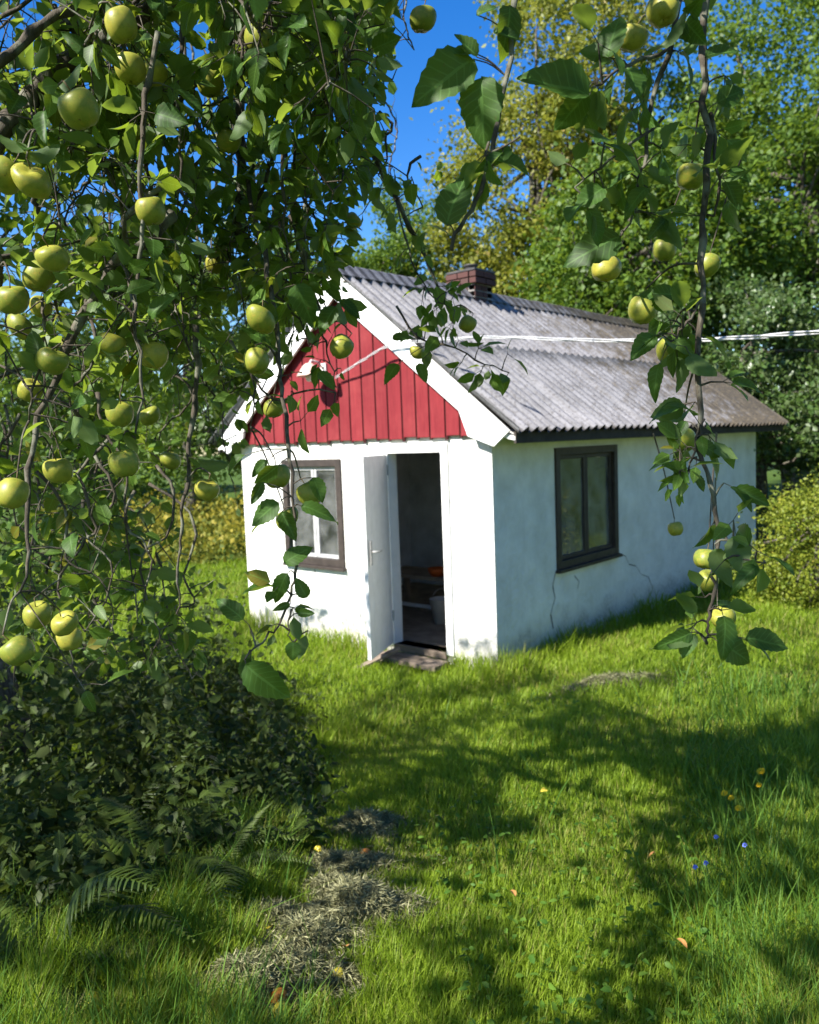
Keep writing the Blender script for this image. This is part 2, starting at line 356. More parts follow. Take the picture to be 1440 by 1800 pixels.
wall('wall', (0, L, 0), (-1, 0, 0), (0, 1, 0), W, 2.14, [])
wall('wall', (-W, L-.14, 0), (0, -1, 0), (-1, 0, 0), L-.28, 2.14, [])
MB().prism([(-.14, L-.02, 2.14), (-W+.14, L-.02, 2.14), (XC, L-.02, 3.45)], (0, -.1, 0)).build('back_gable', M['red_dark'], house)
MB().box((-W+.14, .14, .02), (-.14, L-.14, .10)).build('floor', M['floor'], house)
MB().box((-W+.14, .14, 2.06), (-.14, L-.14, 2.10)).build('ceiling', M['interior'], house)
MB().box((-W+.15, 2.7, .11), (-.15, 2.76, 2.05)).build('partition_wall', M['interior'], house)
for a, b in (((-.146, .15, .11), (-.142, L-.15, RWB-.03)), ((-W+.142, .15, .11), (-W+.146, L-.15, 2.05))): MB().box(a, b).build('inner_lining', M['interior'], house)
# red gable boards with recessed gaps
MB().prism([(-.06, -.004, 2.15), (-W+.06, -.004, 2.15), (XC, -.004, 3.52)], (0, -.012, 0)).build('gable_backing', M['red_dark'], house)
tanr = (ZR-ZE)/(W/2+E_)
x = -W-.02; k = 0
while x < .0:
    wd = .150+.012*math.sin(k*2.3); x1 = min(x+wd, .02); zb = 2.100-.008*(k % 3)
    zt = lambda q: ZR-.10-tanr*abs(q-XC)
    pts = [(x, -.020, zb), (x1, -.020, zb), (x1, -.020, max(zb+.02, zt(x1)))]
    if x < XC < x1: pts.append((XC, -.020, zt(XC)))
    pts.append((x, -.020, max(zb+.02, zt(x))))
    MB().prism(pts, (0, -.022, 0)).build('gable_board', M['red'], house, .003)
    # cover batten behind the joint, its end showing as a scallop below
    MB().box((x1-.006, -.030, zb-.022), (x1+.024, -.017, max(zb+.01, zt(x1+.01)-.01))).build('joint_batten', M['red_dark'], house)
    x = x1+.018; k += 1
# bargeboards (white), traced on the plane y=-O_
def bp(u, v): return onplane(u, v, (0, 1, 0), -O_)
outer_top = A(XC, -O_, ZR+.02); q1 = bp(895, 757); q2 = bp(868, 785); q3 = bp(822, 767); q4 = bp(806, 722)
inner_top = A(XC, -O_, ZR-.26)
right_poly = [outer_top, q1, q2, q3, q4, inner_top]
MB().prism(right_poly, (0, .028, 0)).build('bargeboard', M['white'], house, .003)
MB().prism([A(2*XC-p[0], p[1]-.002, p[2]) for p in right_poly][::-1], (0, .028, 0)).build('bargeboard', M['white'], house, .003)
MB().prism([(0.02, -.09, 2.10), (.30, -.09, 2.04), (.30, -.09, 2.07), (.02, -.09, 2.16)], (0, L+.2, 0)).build('soffit', M['white'], house)
MB().prism([(-W-.02, -.09, 2.16), (-W-.30, -.09, 2.07), (-W-.30, -.09, 2.04), (-W-.02, -.09, 2.10)], (0, L+.2, 0)).build('soffit', M['white'], house)
MB().box((.285, -.085, ZE-.11), (.308, L+O2-.03, ZE-.012)).build('fascia', M['dark_wood'], house)
MB().box((-W-.308, -.085, ZE-.11), (-W-.285, L+O2-.03, ZE-.012)).build('fascia', M['dark_wood'], house)
# corrugated roof sheets: own meshes
roof = empty('roof', (0, 0, 0), house)
PITCHW = .1465
def roof_sheet(y0, nw, s0, s1, side, lift, tilt):
    """sheet with nw waves from y0, from slope distance s0 (ridge) to s1"""
    ns = nw*8+1; ts = np.linspace(s0, s1, 5); sl = math.hypot(W/2+E_, ZR-ZE); dx, dz = (W/2+E_)/sl, -(ZR-ZE)/sl
    V = []
    for t in ts:
        fr_ = (t-s0)/(s1-s0)
        for k in range(ns):
            y = y0+k*PITCHW/8; h = .033*math.cos(2*math.pi*k/8)+lift+tilt*fr_+.0025*math.sin(y*5+t*3)
            V.append((XC+side*(dx*t-dz*h), y, ZR+.015+dz*t+dx*h))
    th = .007; m_ = len(V); V += [(a-side*(-dz)*th, b, c_-dx*th) for a, b, c_ in V]; F = []
    for r in range(4):
        for k in range(ns-1):
            a = r*ns+k; q = (a, a+1, a+ns+1, a+ns); F.append(q if side < 0 else q[::-1]); q2_ = tuple(i_+m_ for i_ in q); F.append(q2_[::-1] if side < 0 else q2_)
    for k in range(ns-1):
        a = 4*ns+k; F.append((a, a+1, a+1+m_, a+m_)); F.append((k, k+m_, k+1+m_, k+1))
    for r in range(4):
        a = r*ns; F.append((a, a+ns, a+ns+m_, a+m_)); b = a+ns-1; F.append((b, b+m_, b+ns+m_, b+ns))
    me = bpy.data.meshes.new('roof_sheet'); me.from_pydata(V, [], F); me.polygons.foreach_set('use_smooth', [True]*len(F)); me.update()
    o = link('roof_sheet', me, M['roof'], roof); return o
ytot = L+O2+.16; SL = math.hypot(W/2+E_, ZR-ZE)
for side in (1, -1):
    for row, (s0, s1, lf_) in enumerate(((.03, 1.27, .004), (1.24, SL+.035, .0))):
        y = -.16; c_ = 0
        while y < L+O2-.05:
            nw = min(8, int(round((L+O2-y)/PITCHW)))
            if nw < 1: break
            roof_sheet(y, nw, s0, s1+.012*random.uniform(-1, 1), side, lf_+.003*(c_ % 2)+.002*random.random(), .0)
            y += nw*PITCHW-(PITCHW*.0); c_ += 1
for k in range(6):
    y0, y1 = -.17+k*1.2, min(-.17+(k+1)*1.2+.04, L+O2); p = []
    for yy, lift in ((y0, .0), (y1, .006)):
        pass
    prof = [(-.17, -.10), (-.10, -.035), (-.05, .022), (0, .045), (.05, .022), (.10, -.035), (.17, -.10)]
    mb = MB(); ring = [[(XC+a, yy, ZR+.035+b+.006*(k % 2)) for a, b in prof] for yy in (y0, y1)]
    for j in range(6): mb.poly([ring[0][j], ring[0][j+1], ring[1][j+1], ring[1][j]])
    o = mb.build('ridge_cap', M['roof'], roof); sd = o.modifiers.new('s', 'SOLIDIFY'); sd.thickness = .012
# moss cushions on the roof: countless
n = 2600; yy = L+O2-np.abs(rng.normal(0, 2.3, n)); ss = rng.uniform(.05, SL, n); ss[:900] = np.abs(rng.normal(0, .28, 900))+.12; yy[:900] = rng.uniform(-.1, L+O2, 900)
ok = (yy > -.1) & (ss < SL-.02); yy, ss = yy[ok], ss[ok]; n = len(yy)
yy = -.16+(np.floor((yy+.16)/PITCHW)+.5)*PITCHW+rng.normal(0, .012, n)
sl_ = A((W/2+E_)/SL, 0, -(ZR-ZE)/SL); nn_ = A((ZR-ZE)/SL, 0, (W/2+E_)/SL)
P = A(XC, 0, ZR+.015)+ss[:, None]*sl_+yy[:, None]*A(0, 1, 0)-.014*nn_
dome = np.array([(math.cos(a)*r, math.sin(a)*r, z) for r, z in ((1, 0), (.75, .55)) for a in np.arange(6)*math.pi/3]+[(0, 0, .8)])
dtri = np.array([(j, (j+1) % 6, 6+(j+1) % 6) for j in range(6)]+[(j, 6+(j+1) % 6, 6+j) for j in range(6)]+[(6+j, 6+(j+1) % 6, 12) for j in range(6)])
s_ = rng.uniform(.008, .024, n); F3 = frames(np.repeat(sl_[None], n, 0)+rng.normal(0, .2, (n, 3)), np.repeat(nn_[None], n, 0), s_*rng.uniform(1, 2.4, n), s_, s_*.9)
Vm, Tm, Lm = scatter(dome, dtri, np.zeros((13, 2)), P, F3, rng.random(n))
tag(link('moss', tri_mesh('moss', Vm, Tm, Lm, True), M['moss'], roof), kind='stuff')
# chimney of bricks
ch = empty('chimney', (XC, 2.12, 0), house)
def brick(a, b, z0, z1): MB().box((a[0], a[1], z0), (b[0], b[1], z1)).build('brick', M['brick'], ch, .004)
MB().box((-.165, -.165, 3.35), (.165, .165, 3.965)).build('mortar_core', M['mortar'], ch)
for r in range(8):
    hw = .175 if r < 6 else .215; z0 = 3.40+r*.072; z1 = z0+.060; b = .09; nbr = 2
    ln = 2*hw-b
    for s_i in range(4):
        rot = [(1, 0), (0, 1), (-1, 0), (0, -1)][s_i]
        cuts = [-hw+.005, -hw+.005+ln*(.5 if r % 2 else .62), hw-b-.005]
        for c0, c1 in zip(cuts[:-1], cuts[1:]):
            pa, pb = A(c0+.005, -hw), A(c1-.005, -hw+b)
            R2 = np.array([[rot[0], -rot[1]], [rot[1], rot[0]]]); qa, qb = R2@pa, R2@pb
            brick(np.minimum(qa, qb), np.maximum(qa, qb), z0, z1)
        pa, pb = A(hw-b+.0, -hw), A(hw, -hw+b); R2 = np.array([[rot[0], -rot[1]], [rot[1], rot[0]]]); qa, qb = R2@pa, R2@pb
MB().box((-.205, -.205, 3.972), (.205, .205, 3.998)).build('chimney_slab', M['tin'], ch, .005)
MB().lathe([(.07, 3.998), (.07, 4.06), (.085, 4.065), (.085, 4.08), (.001, 4.085)], 12).build('flue_pipe', M['tin'], ch)
MB().prism([(-.30, -.25, 3.44), (.30, -.25, 3.44), (.21, -.25, 3.62), (-.21, -.25, 3.62)], (0, .5, 0)).build('flashing', M['tin'], ch)
# windows
def window(name_par, org, ud, nd, w_, zb, zt, casing_m, sash_m, mull=(.5,), curtain=None):
    ud, nd, org = A(*ud), A(*nd), A(*org)
    wn = empty('window', tuple(org), house)
    def bx(u0, u1, v0, v1, d0, d1, nm, m_, bev=.003, par=None):
        Mx = lambda p: ud*p[0]+A(0, 0, p[2])-nd*p[1]
        return MB().box((u0, d0, v0), (u1, d1, v1), Mx).build(nm, m_, par or wn, bev)
    c = .062; a = -.012
    bx(a, c, zb+a, zt-a, -.022, .09, 'frame', casing_m); bx(w_-c, w_-a, zb+a, zt-a, -.022, .09, 'frame', casing_m)
    bx(c, w_-c, zt-c, zt-a, -.020, .09, 'frame', casing_m); bx(c, w_-c, zb+a, zb+c, -.020, .09, 'frame', casing_m)
    bx(-.03, w_+.03, zb-.045, zb-.014, -.055, .03, 'sill', casing_m)
    # sash inside
    s = .038; e = [c, *[w_*m_ for m_ in mull], w_-c]
    for k_ in range(len(e)-1):
        u0, u1 = e[k_]+.003, e[k_+1]-.003; v0, v1 = zb+c+.003, zt-c-.003
        bx(u0, u0+s, v0, v1, .015, .055, 'sash', sash_m); bx(u1-s, u1, v0, v1, .015, .055, 'sash', sash_m)
        bx(u0+s, u1-s, v1-s, v1, .017, .055, 'sash', sash_m); bx(u0+s, u1-s, v0, v0+s, .017, .055, 'sash', sash_m)
        bx(u0+s, u1-s, v0+s, v1-s, .034, .038, 'pane', M['glass'], 0)
    return wn, bx
wn, bx = window('f', (FW0, 0, 0), (1, 0, 0), (0, -1, 0), FW1-FW0, FWB, FWT, M['brown'], M['old_white'], (.52,))
def curtain(wn, u0, u1, v0, v1, org, ud, nd, dpt):
    ud, nd = A(*ud), A(*nd); mb = MB(); us = np.linspace(u0, u1, 25); P = lambda u, v, k: ud*u+A(0, 0, v)-nd*(dpt+.015*math.sin(k*1.15)+.005*math.sin(k*2.9))
    for k in range(24): mb.poly([P(us[k], v0, k), P(us[k+1], v0, k+1), P(us[k+1], v1, k+1), P(us[k], v1, k)], True)
    mb.build('curtain', M['cloth'], wn)
curtain(wn, .05, .30, .9, 1.86, 0, (1, 0, 0), (0, -1, 0), .13)
wn, bx = window('r', (0, RW0, 0), (0, 1, 0), (1, 0, 0), RW1-RW0, RWB, RWT, M['brown'], M['brown'], (.5,))
curtain(wn, .66, .98, .85, 1.90, 0, (0, 1, 0), (1, 0, 0), .12)
curtain(wn, .07, .50, .85, 1.90, 0, (0, 1, 0), (1, 0, 0), .22)
# door frame, open door leaf, step
def hb(a, b, nm, m_, bev=.003, par=house): return MB().box(a, b).build(nm, m_, par, bev)
hb((D0-.055, -.022, DZ0-.02), (D0+.028, .10, DZ1-.03), 'door_frame', M['white']); hb((D1-.028, -.022, DZ0-.02), (D1+.05, .10, DZ1-.03), 'door_frame', M['white'])
hb((D0-.055, -.024, DZ1-.03), (D1+.05, .10, DZ1+.05), 'door_frame', M['white'])
hb((D0+.03, -.03, DZ0-.06), (D1-.03, .16, DZ0), 'threshold', M['step_wood'])
door = empty('door', (D0+.03, -.03, 0), house); door.rotation_euler.z = math.radians(-66)
DW = D1-D0-.065
for k in range(5):
    hb((k*DW/5+.001, -.036, DZ0+.01), ((k+1)*DW/5-.002, 0.0, DZ1-.04), 'door_board', M['white'], .003, door)
for zz in (): hb((.03, .001, zz), (DW-.03, .024, zz+.11), 'door_ledge', M['white'], .003, door)
for yy in (.026, -.038):
    hb((DW-.062, yy-.003, .98), (DW-.022, yy+.003, 1.20), 'lock_plate', M['metal'], .002, door)
s1 = 1
for yb, sg in ((.029, 1), (-.041, -1)):
    MB().tube([(DW-.042, yb, 1.10), (DW-.042, yb+sg*.045, 1.10), (DW-.06, yb+sg*.055, 1.10), (DW-.15, yb+sg*.055, 1.098)], [.009, .009, .009, .007], 8).build('handle', M['metal'], door)
for zz in (.35, 1.75): hb((.0, .0, zz), (.02, .014, zz+.10), 'hinge', M['metal'], .002, door)
st = empty('wooden_step', (-.85, -.22, 0)); tag(st, 'weathered reddish plank step on the ground below the open door', 'step')
for k in range(2):
    o = MB().box((-.36, -.10+k*.115, .03), (.40, .005+k*.115, .075)).build('plank', M['step_wood'], st, .004)
for xx in (-.30, .32): MB().box((xx-.04, -.09, -.06), (xx+.04, .11, .029)).build('support', M['dark_wood'], st)
o = MB().box((-.03, -.5, 0), (.03, .12, .02)).build('leaning_plank', M['step_wood']); o.location = (-1.02, -.30, .10); o.rotation_euler = (.35, .2, -.5)
tag(o, 'short reddish plank leaning at the foot of the open door', 'plank')
# cracks in the plaster
def crack(pts, wid=.006):
    mb = MB(); pts = np.array(pts)
    for a, b in zip(pts[:-1], pts[1:]):
        d = b-a; d /= np.linalg.norm(d); n_ = A(0, -d[2], d[1]) if pts[0][0] > 0 else A(-d[2], 0, d[0]); wv = n_*wid*random.uniform(.3, 1)
        mb.poly([a-wv, b-wv*.8, b+wv*.8, a+wv])
    mb.build('crack', M['crack'], house)
rp_ = lambda u, v: onplane(u, v, (1, 0, 0), .003); fp_ = lambda u, v: onplane(u, v, (0, 1, 0), -.003)
crack([rp_(*p) for p in ((1088, 972), (1100, 978), (1106, 992), (1118, 995), (1128, 1010), (1140, 1014), (1148, 1035))])
crack([rp_(*p) for p in ((977, 1005), (972, 1030), (976, 1052), (968, 1080), (973, 1105))], .012)
crack([rp_(*p) for p in ((1010, 1012), (1018, 1022), (1016, 1035))])
crack([fp_(*p) for p in ((787, 868), (800, 905), (812, 925), (838, 958), (858, 985))], .003)
crack([fp_(*p) for p in ((553, 1000), (555, 1018), (552, 1034))], .006)
# gable lamp with bracket, porcelain insulators
lp = empty('gable_lamp', (-1.985, -.045, 2.78)); tag(lp, 'pinkish bell shaped outdoor lamp on the red gable', 'lamp')
hb((-.04, -.02, -.09), (.04, 0, .09), 'wall_plate', M['porcelain'], .004, lp)
MB().tube([(0, -.01, .03), (0, -.08, .10), (0, -.17, .11), (0, -.20, .07)], .011, 8).build('arm', M['porcelain'], lp)
MB().lathe([(.001, .085), (.035, .08), (.065, .055), (.10, .0), (.125, -.035), (.128, -.045), (.120, -.042), (.09, -.01), (.05, .03)], 20, lambda p: p+A(0, -.20, 0)).build('shade', M['lamp'], lp)
MB().lathe([(.02, .02), (.035, -.02), (.042, -.05), (.03, -.08), (.001, -.09)], 14, lambda p: p+A(0, -.20, -.01)).build('bulb', M['porcelain'], lp)
ins = empty('insulator', (-1.80, -.045, 2.62)); tag(ins, 'cream porcelain cable insulator just below the gable lamp', 'insulator')
MB().tube([(0, 0, 0), (0, -.07, 0), (0, -.09, .03)], .008, 6).build('hook', M['metal'], ins)
MB().lathe([(.001, .11), (.025, .105), (.03, .08), (.02, .07), (.035, .055), (.04, .02), (.03, .02)], 14, lambda p: p+A(0, -.09, 0)).build('porcelain_cap', M['porcelain'], ins)
# overhead cable to the gable
cpts = [onplane(590, 664, (0, 1, 0), -.10), onplane(640, 632, (0, 1, 0), -.16), onplane(694, 606, (0, 1, 0), -.17), at(840, 593, 6.6), at(1040, 598, 5.3), at(1237, 597, 4.4), at(1440, 583, 3.75), at(1700, 556, 3.1), at(2050, 505, 2.5)]
cur = spline(cpts, 90); cb = empty('overhead_cable', tuple(cpts[0])); tag(cb, 'white twisted service cable running from the gable across the roof', 'cable')
for k in range(3):
    ph = np.arange(90)*.42+k*2.09; off = np.stack([np.cos(ph)*.5, np.cos(ph)*.5, np.sin(ph)], 1)*.0085
    MB().tube(cur+off-cpts[0], .0042, 5).build('wire', M['cable'], cb)
# things inside the doorway
bn = empty('workbench', (-2.0, 1.45, .10)); tag(bn, 'low workbench in the dark inside the doorway', 'bench')
hb((-.55, -.25, .40), (.55, .25, .44), 'bench_top', M['floor'], .003, bn)
for xx in (-.5, .5):
    for yy in (-.2, .2): hb((xx-.03, yy-.03, 0), (xx+.03, yy+.03, .40), 'leg', M['floor'], .003, bn)
hb((-.52, -.272, .08), (.52, -.252, .12), 'stretcher', M['white'], .003, bn)
def lathe_thing(nm, prof, m_, loc, label, cat):
    o = MB().lathe(prof, 18).build(nm, m_); o.location = loc; tag(o, label, cat); return o
lathe_thing('orange_bowl', [(.001, .0), (.07, .0), (.10, .05), (.11, .09), (.10, .09), (.09, .05), (.001, .02)], M['orange'], (-1.72, 1.30, .541), 'orange bowl on the bench inside the doorway', 'bowl')
bs = empty('bucket', (-1.42, 1.0, .101)); tag(bs, 'pale bucket on the floor just inside the doorway', 'bucket')
MB().lathe([(.001, 0), (.10, 0), (.135, .26), (.142, .265), (.13, .26), (.098, .02), (.001, .02)], 20).build('body', M['porcelain'], bs)
MB().tube([(.138*math.cos(a), .02, .255+.11*math.sin(a)) for a in np.linspace(0, math.pi, 12)], .004, 5).build('handle', M['metal'], bs)
tl = empty('broom', (-1.22, 2.55, .10)); tag(tl, 'wooden broom leaning on the inner wall of the cottage', 'broom')
MB().tube([(0, 0, .1), (.25, .1, 1.25)], .013, 8).build('broomstick', M['step_wood'], tl)
MB().box((-.12, -.03, 0), (.12, .03, .12)).build('brush', M['straw'], tl)
# ------------------------------------------------------------------ leaf templates
def leaf_template(nl, serr=0., fold=.16, droop=.22, wmax=.29, curl=0.):
    V, lf, T = [], [], []
    for i_ in range(nl+1):
        t = i_/nl; wd = wmax*(math.sin(math.pi*min(1, t**.78))**.72 if 0 < t < 1 else 0)*(1-.18*t)
        wd = wd*(1+serr*(1 if i_ % 2 else -1))
        for s_k in (-1, -.5, 0, .5, 1):
            V.append((t+(0 if abs(s_k) < 1 else -.012), s_k*wd, fold*abs(s_k)*wd*2-droop*t*t+.02*math.sin(t*9+s_k*2)+curl*s_k*t*.1)); lf.append((t, abs(s_k)))
    for i_ in range(nl):
        for j in range(4):
            a = i_*5+j; T += [(a, a+5, a+6), (a, a+6, a+1)]
    return np.array(V), np.array(T), np.array(lf)
LT = [leaf_template(13, .055, .2, .22), leaf_template(13, .055, .08, .4, .31, .5), leaf_template(13, .055, .35, .1, .27), leaf_template(13, .055, .15, .55, .28, -.8)]
def coarse(wmax=.29, fold=.2, droop=.25):
    V = [(0, 0, 0), (.3, -wmax*.92, fold*.25), (.3, 0, -droop*.09), (.3, wmax*.92, fold*.25), (.68, -wmax*.75, fold*.2-droop*.4), (.68, 0, -droop*.46), (.68, wmax*.75, fold*.2-droop*.4), (1, 0, -droop)]
    T = [(0, 1, 2), (0, 2, 3), (1, 4, 5), (1, 5, 2), (2, 5, 6), (2, 6, 3), (4, 7, 5), (5, 7, 6)]
    lf = [(0, 0), (.3, 1), (.3, 0), (.3, 1), (.68, 1), (.68, 0), (.68, 1), (1, 0)]
    return np.array(V), np.array(T), np.array(lf)
LC = coarse()
LQ = (A(0, 0, 0, .5, -.36, .06, 1, 0, -.1, .5, .36, .06).reshape(4, 3), np.array([(0, 1, 2), (0, 2, 3)]), np.array([(0, 0), (.5, 1), (1, 0), (.5, 1)]))
# ------------------------------------------------------------------ background trees
def vnoise(x, y, s):
    return .5+.25*(np.sin(x*s+1.3*np.sin(y*s*.7+.5))+np.sin(y*s*1.17+1.7*np.sin(x*s*.6+2.1)))
def tube_limb(mb, a, b, r0, r1, bend=.15, n=7, seg=6):
    a, b = np.array(a, float), np.array(b, float); L_ = np.linalg.norm(b-a)
    P = spline([a, a+(b-a)*.35+rng.normal(0, bend*L_*.4, 3), a+(b-a)*.7+rng.normal(0, bend*L_*.4, 3), b], n); mb.tube(P, np.linspace(r0, r1, n), seg)
    return P
def tree(name, base, height, blobs, nleaf, lsize, m_, label, trunk_r=.16, clump=.55, group=None, nclump=None, limbs=True, cat='tree', zb=.6, fill=.45):
    """blobs: list of (offset, radii) ellipsoids of the crown relative to base"""
    bx_, by_ = base; bz = float(ground(bx_, by_)); root = empty(name, (bx_, by_, bz)); tag(root, label, cat, group)
    mb = MB(); top = A(rng.normal(0, .2), rng.normal(0, .2), height*.72)
    tp = spline([A(0, 0, -.2), A(rng.normal(0, .08), rng.normal(0, .08), height*.3), top*A(.6, .6, .75), top], 12); mb.tube(tp, np.linspace(trunk_r*1.15, trunk_r*.3, 12), 9)
    cen, rad = [], []
    vol = A(*[np.prod(r)**.67 for _, r in blobs]); nclump = nclump or max(40, int(nleaf/260))
    for (o_, r_), k in zip(blobs, np.round(nclump*vol/vol.sum()).astype(int)):
        d = rdir(max(k, 1)); rr = fill+(1-fill)*rng.random(max(k, 1))**.5; cen.append(A(*o_)+d*A(*r_)*rr[:, None])
    cen = np.vstack(cen)
    if limbs:
        for c_ in cen[rng.choice(len(cen), min(len(cen), 34), replace=False)]:
            t0 = tp[min(11, max(3, int(rng.integers(4, 12))))]; tube_limb(mb, t0, c_, trunk_r*.28, .012, .2, 6, 5)
    mb.build('trunk', M['bark'], root)
    ci = rng.integers(0, len(cen), nleaf); cr = rng.uniform(.55, 1.35, len(cen))*clump
    P = cen[ci]+np.clip(rng.normal(0, .5, (nleaf, 3)), -1.25, 1.25)*cr[ci][:, None]*A(1, 1, .72)
    P = P[P[:, 2] > -bz+.0]; n_ = len(P); s_ = lsize*rng.uniform(.6, 1.35, n_)
    ax = rdir(n_, -.3); nr = rdir(n_, zb+.4)
    rn = np.clip(rng.random(n_)*.75+(rng.random(len(cen))*.35)[ci[:n_]]-.05, 0, 1)
    V, T, lf = scatter(*LQ, P, frames(ax, nr, s_), rn)
    link('crown', tri_mesh('crown', V, T, lf), m_, root)
    return root
def gp(u, d):
    """ground position seen in column u at distance d"""
    p = at(u, 760, d); return (p[0], p[1])
tree('ash_tree', gp(1400, 17), 11, [((-1.2, 0, 6.6), (3.0, 3.0, 2.6)), ((1.5, 1, 8), (3.2, 3, 3)), ((-2.2, -1, 4.2), (2.2, 2, 1.6)), ((-.5, 1, 9.6), (2.6, 2.4, 2.0)), ((1.8, 0, 5.2), (2.4, 2.2, 2.0)), ((-2.2, .5, 8.0), (1.8, 2, 1.8))], 74000, .105, M['tree_green'], 'tall leafy green tree at the right edge behind the cottage roof', .26, .62, 'trees behind the cottage')
tree('ash_tree', gp(960, 19), 11.5, [((-.2, 0, 7.4), (2.3, 2.3, 2.5)), ((.7, 0, 10.0), (1.8, 1.8, 2.4)), ((.2, .5, 5.2), (2.9, 2.4, 1.8))], 54000, .11, M['tree_yellow'], 'tall tree with yellowing leaves behind the middle of the roof', .24, .6, 'trees behind the cottage')
tree('maple_tree', gp(1160, 16), 8.5, [((0, 0, 5.6), (2.2, 2.2, 2.0)), ((-1.2, 0, 3.9), (2.0, 2, 1.4))], 44000, .115, M['tree_green'], 'green tree right of the yellowing tree, above the far roof end', .2, .6, 'trees behind the cottage')
tree('birch_tree', gp(690, 21), 8.4, [((0, 0, 5.3), (2.4, 2.2, 1.9)), ((.6, 0, 6.9), (1.3, 1.3, 1.5)), ((-.6, 0, 3.7), (2.3, 2, 1.5))], 36000, .10, M['tree_green'], 'narrow pointed green tree behind the roof peak', .16, .5, 'trees behind the cottage')
tree('birch_tree', gp(800, 24), 7.6, [((0, 0, 4.6), (2.5, 2.2, 2.0)), ((.9, 0, 5.6), (1.4, 1.4, 1.5)), ((0, 0, 3.0), (2.6, 2.2, 1.6))], 26000, .115, M['tree_green'], 'rounded green tree behind the brick chimney', .16, .6, 'trees behind the cottage')
tree('lilac_shrub', gp(1335, 13.5), 4.6, [((-.6, 0, 3.2), (1.5, 1.4, 1.35)), ((.9, .4, 3.0), (1.6, 1.4, 1.5)), ((.2, 0, 1.9), (2.0, 1.4, 1.3)), ((2.4, .4, 2.4), (1.6, 1.4, 1.6))], 46000, .085, M['tree_dark'], 'dense dark shrub right of the far roof end', .10, .42, None, None, True, 'shrub', .6, .6)
tree('maple_tree', gp(330, 22), 9.2, [((0, 0, 4.8), (2.7, 2.4, 2.2)), ((-.8, 0, 6.6), (1.8, 1.6, 1.4)), ((.5, 0, 2.4), (2.4, 2.2, 1.2))], 32000, .11, M['tree_green'], 'green tree left of the cottage, seen between apple branches', .18, .6, 'trees left of the cottage')
tree('maple_tree', gp(510, 23), 8.6, [((0, 0, 4.6), (2.3, 2.2, 2.2)), ((.3, 0, 6.2), (1.5, 1.5, 1.4)), ((0, 0, 2.6), (2.2, 2, 1.3))], 30000, .115, M['tree_green'], 'leafy tree directly behind the left eave of the cottage', .18, .6, 'trees left of the cottage')
tree('maple_tree', gp(60, 24), 7.2, [((0, 0, 3.6), (3.2, 2.4, 1.9)), ((1.2, 0, 4.8), (1.8, 1.6, 1.1)), ((0, 0, 2.0), (3.0, 2.2, 1.3))], 30000, .12, M['tree_green'], 'broad green tree at the left edge behind the apple leaves', .2, .65, 'trees left of the cottage')
for k, (u, d, h) in enumerate(((-260, 34, 7), (180, 36, 6.4), (480, 38, 7.2), (640, 36, 7.5), (1090, 34, 7), (1560, 30, 8), (1760, 26, 9))):
    tree('woodland_tree', gp(u, d), h, [((0, 0, h*.55), (3.4, 3, h*.36)), ((.8, 0, h*.28), (3.6, 3, h*.28))], 9000, .26, M['tree_green'] if k % 3 else M['tree_dark'],
         ['distant woodland tree far left beyond the meadow', 'distant woodland tree above the goldenrod meadow', 'distant woodland tree just left of the cottage', 'distant woodland tree behind the left roof slope',
          'distant woodland tree behind the far roof ridge', 'distant woodland tree beyond the right frame edge', 'distant woodland tree farthest to the right'][k], .2, 1.1, 'distant woodland trees', 60)
tree('sky_blocking_tree', (9.5, 1.5), 8.5, [((0, 0, 4.8), (2.6, 3.0, 3.2)), ((0, 2.5, 3.2), (2.2, 2.6, 2.6))], 12000, .2, M['tree_green'], 'unseen tree added beyond the right frame edge to block sky light from the side wall', .2, .8)  # added out of view to keep sky light off the side wall
tree('golden_bush', gp(1450, 8.0), 1.5, [((0, 0, .55), (.62, .6, .6)), ((.5, .3, .8), (.6, .5, .65)), ((-.45, .3, .38), (.45, .5, .42)), ((-.1, .2, .95), (.4, .4, .3))], 26000, .034, M['bush'], 'dense yellow-green bush on the right beside the cottage wall', .03, .26, None, 150, True, 'bush', .8, .7)
# climber on the far wall end
cl = empty('climbing_vine', (.05, 6.2, 0)); tag(cl, 'thin green vine climbing the far end of the side wall', 'vine')
mb = MB(); cps = []
for k in range(6):
    a = at(1300+rng.uniform(-14, 30), 960, 12.2); b = at(1300+rng.uniform(-10, 28), 745+rng.uniform(0, 30), 12.0); P_ = tube_limb(mb, a-A(.05, 6.2, 0), b-A(.05, 6.2, 0), .008, .003, .08, 8, 4); cps.append(P_)
mb.build('stem', M['bark'], cl); cps = np.vstack(cps); n = 1500
P = cps[rng.integers(0, len(cps), n)]+rng.normal(0, .075, (n, 3)); V, T, lf = scatter(*LQ, P, frames(rdir(n, -.5), rdir(n, .3)+A(.8, -.3, 0), rng.uniform(.04, .075, n)), rng.random(n))
link('foliage', tri_mesh('foliage', V, T, lf), M['tree_dark'], cl)
# goldenrod meadow to the left, far
n = 15000; u = rng.uniform(60, 480, n); d = rng.uniform(14, 25, n); P = np.array([at(a, 760, b) for a, b in zip(u, d)]); hgt = .12+1.05*np.clip(vnoise(P[:, 0], P[:, 1], 2.1)*.8+vnoise(P[:, 0], P[:, 1], 6.)*.5-.22, 0, 1); P[:, 2] = ground(P[:, 0], P[:, 1])+hgt*rng.random(n)
V, T, lf = scatter(*LQ, P, frames(rdir(n, .8), rdir(n, .3), rng.uniform(.05, .15, n)), np.clip(P[:, 2]*.75+rng.normal(0, .3, n), 0, 1))
tag(link('goldenrod_meadow', tri_mesh('goldenrod_meadow', V, T, lf), M['goldenrod']), 'yellow goldenrod growing in a drift left of the cottage', 'meadow', kind='stuff')
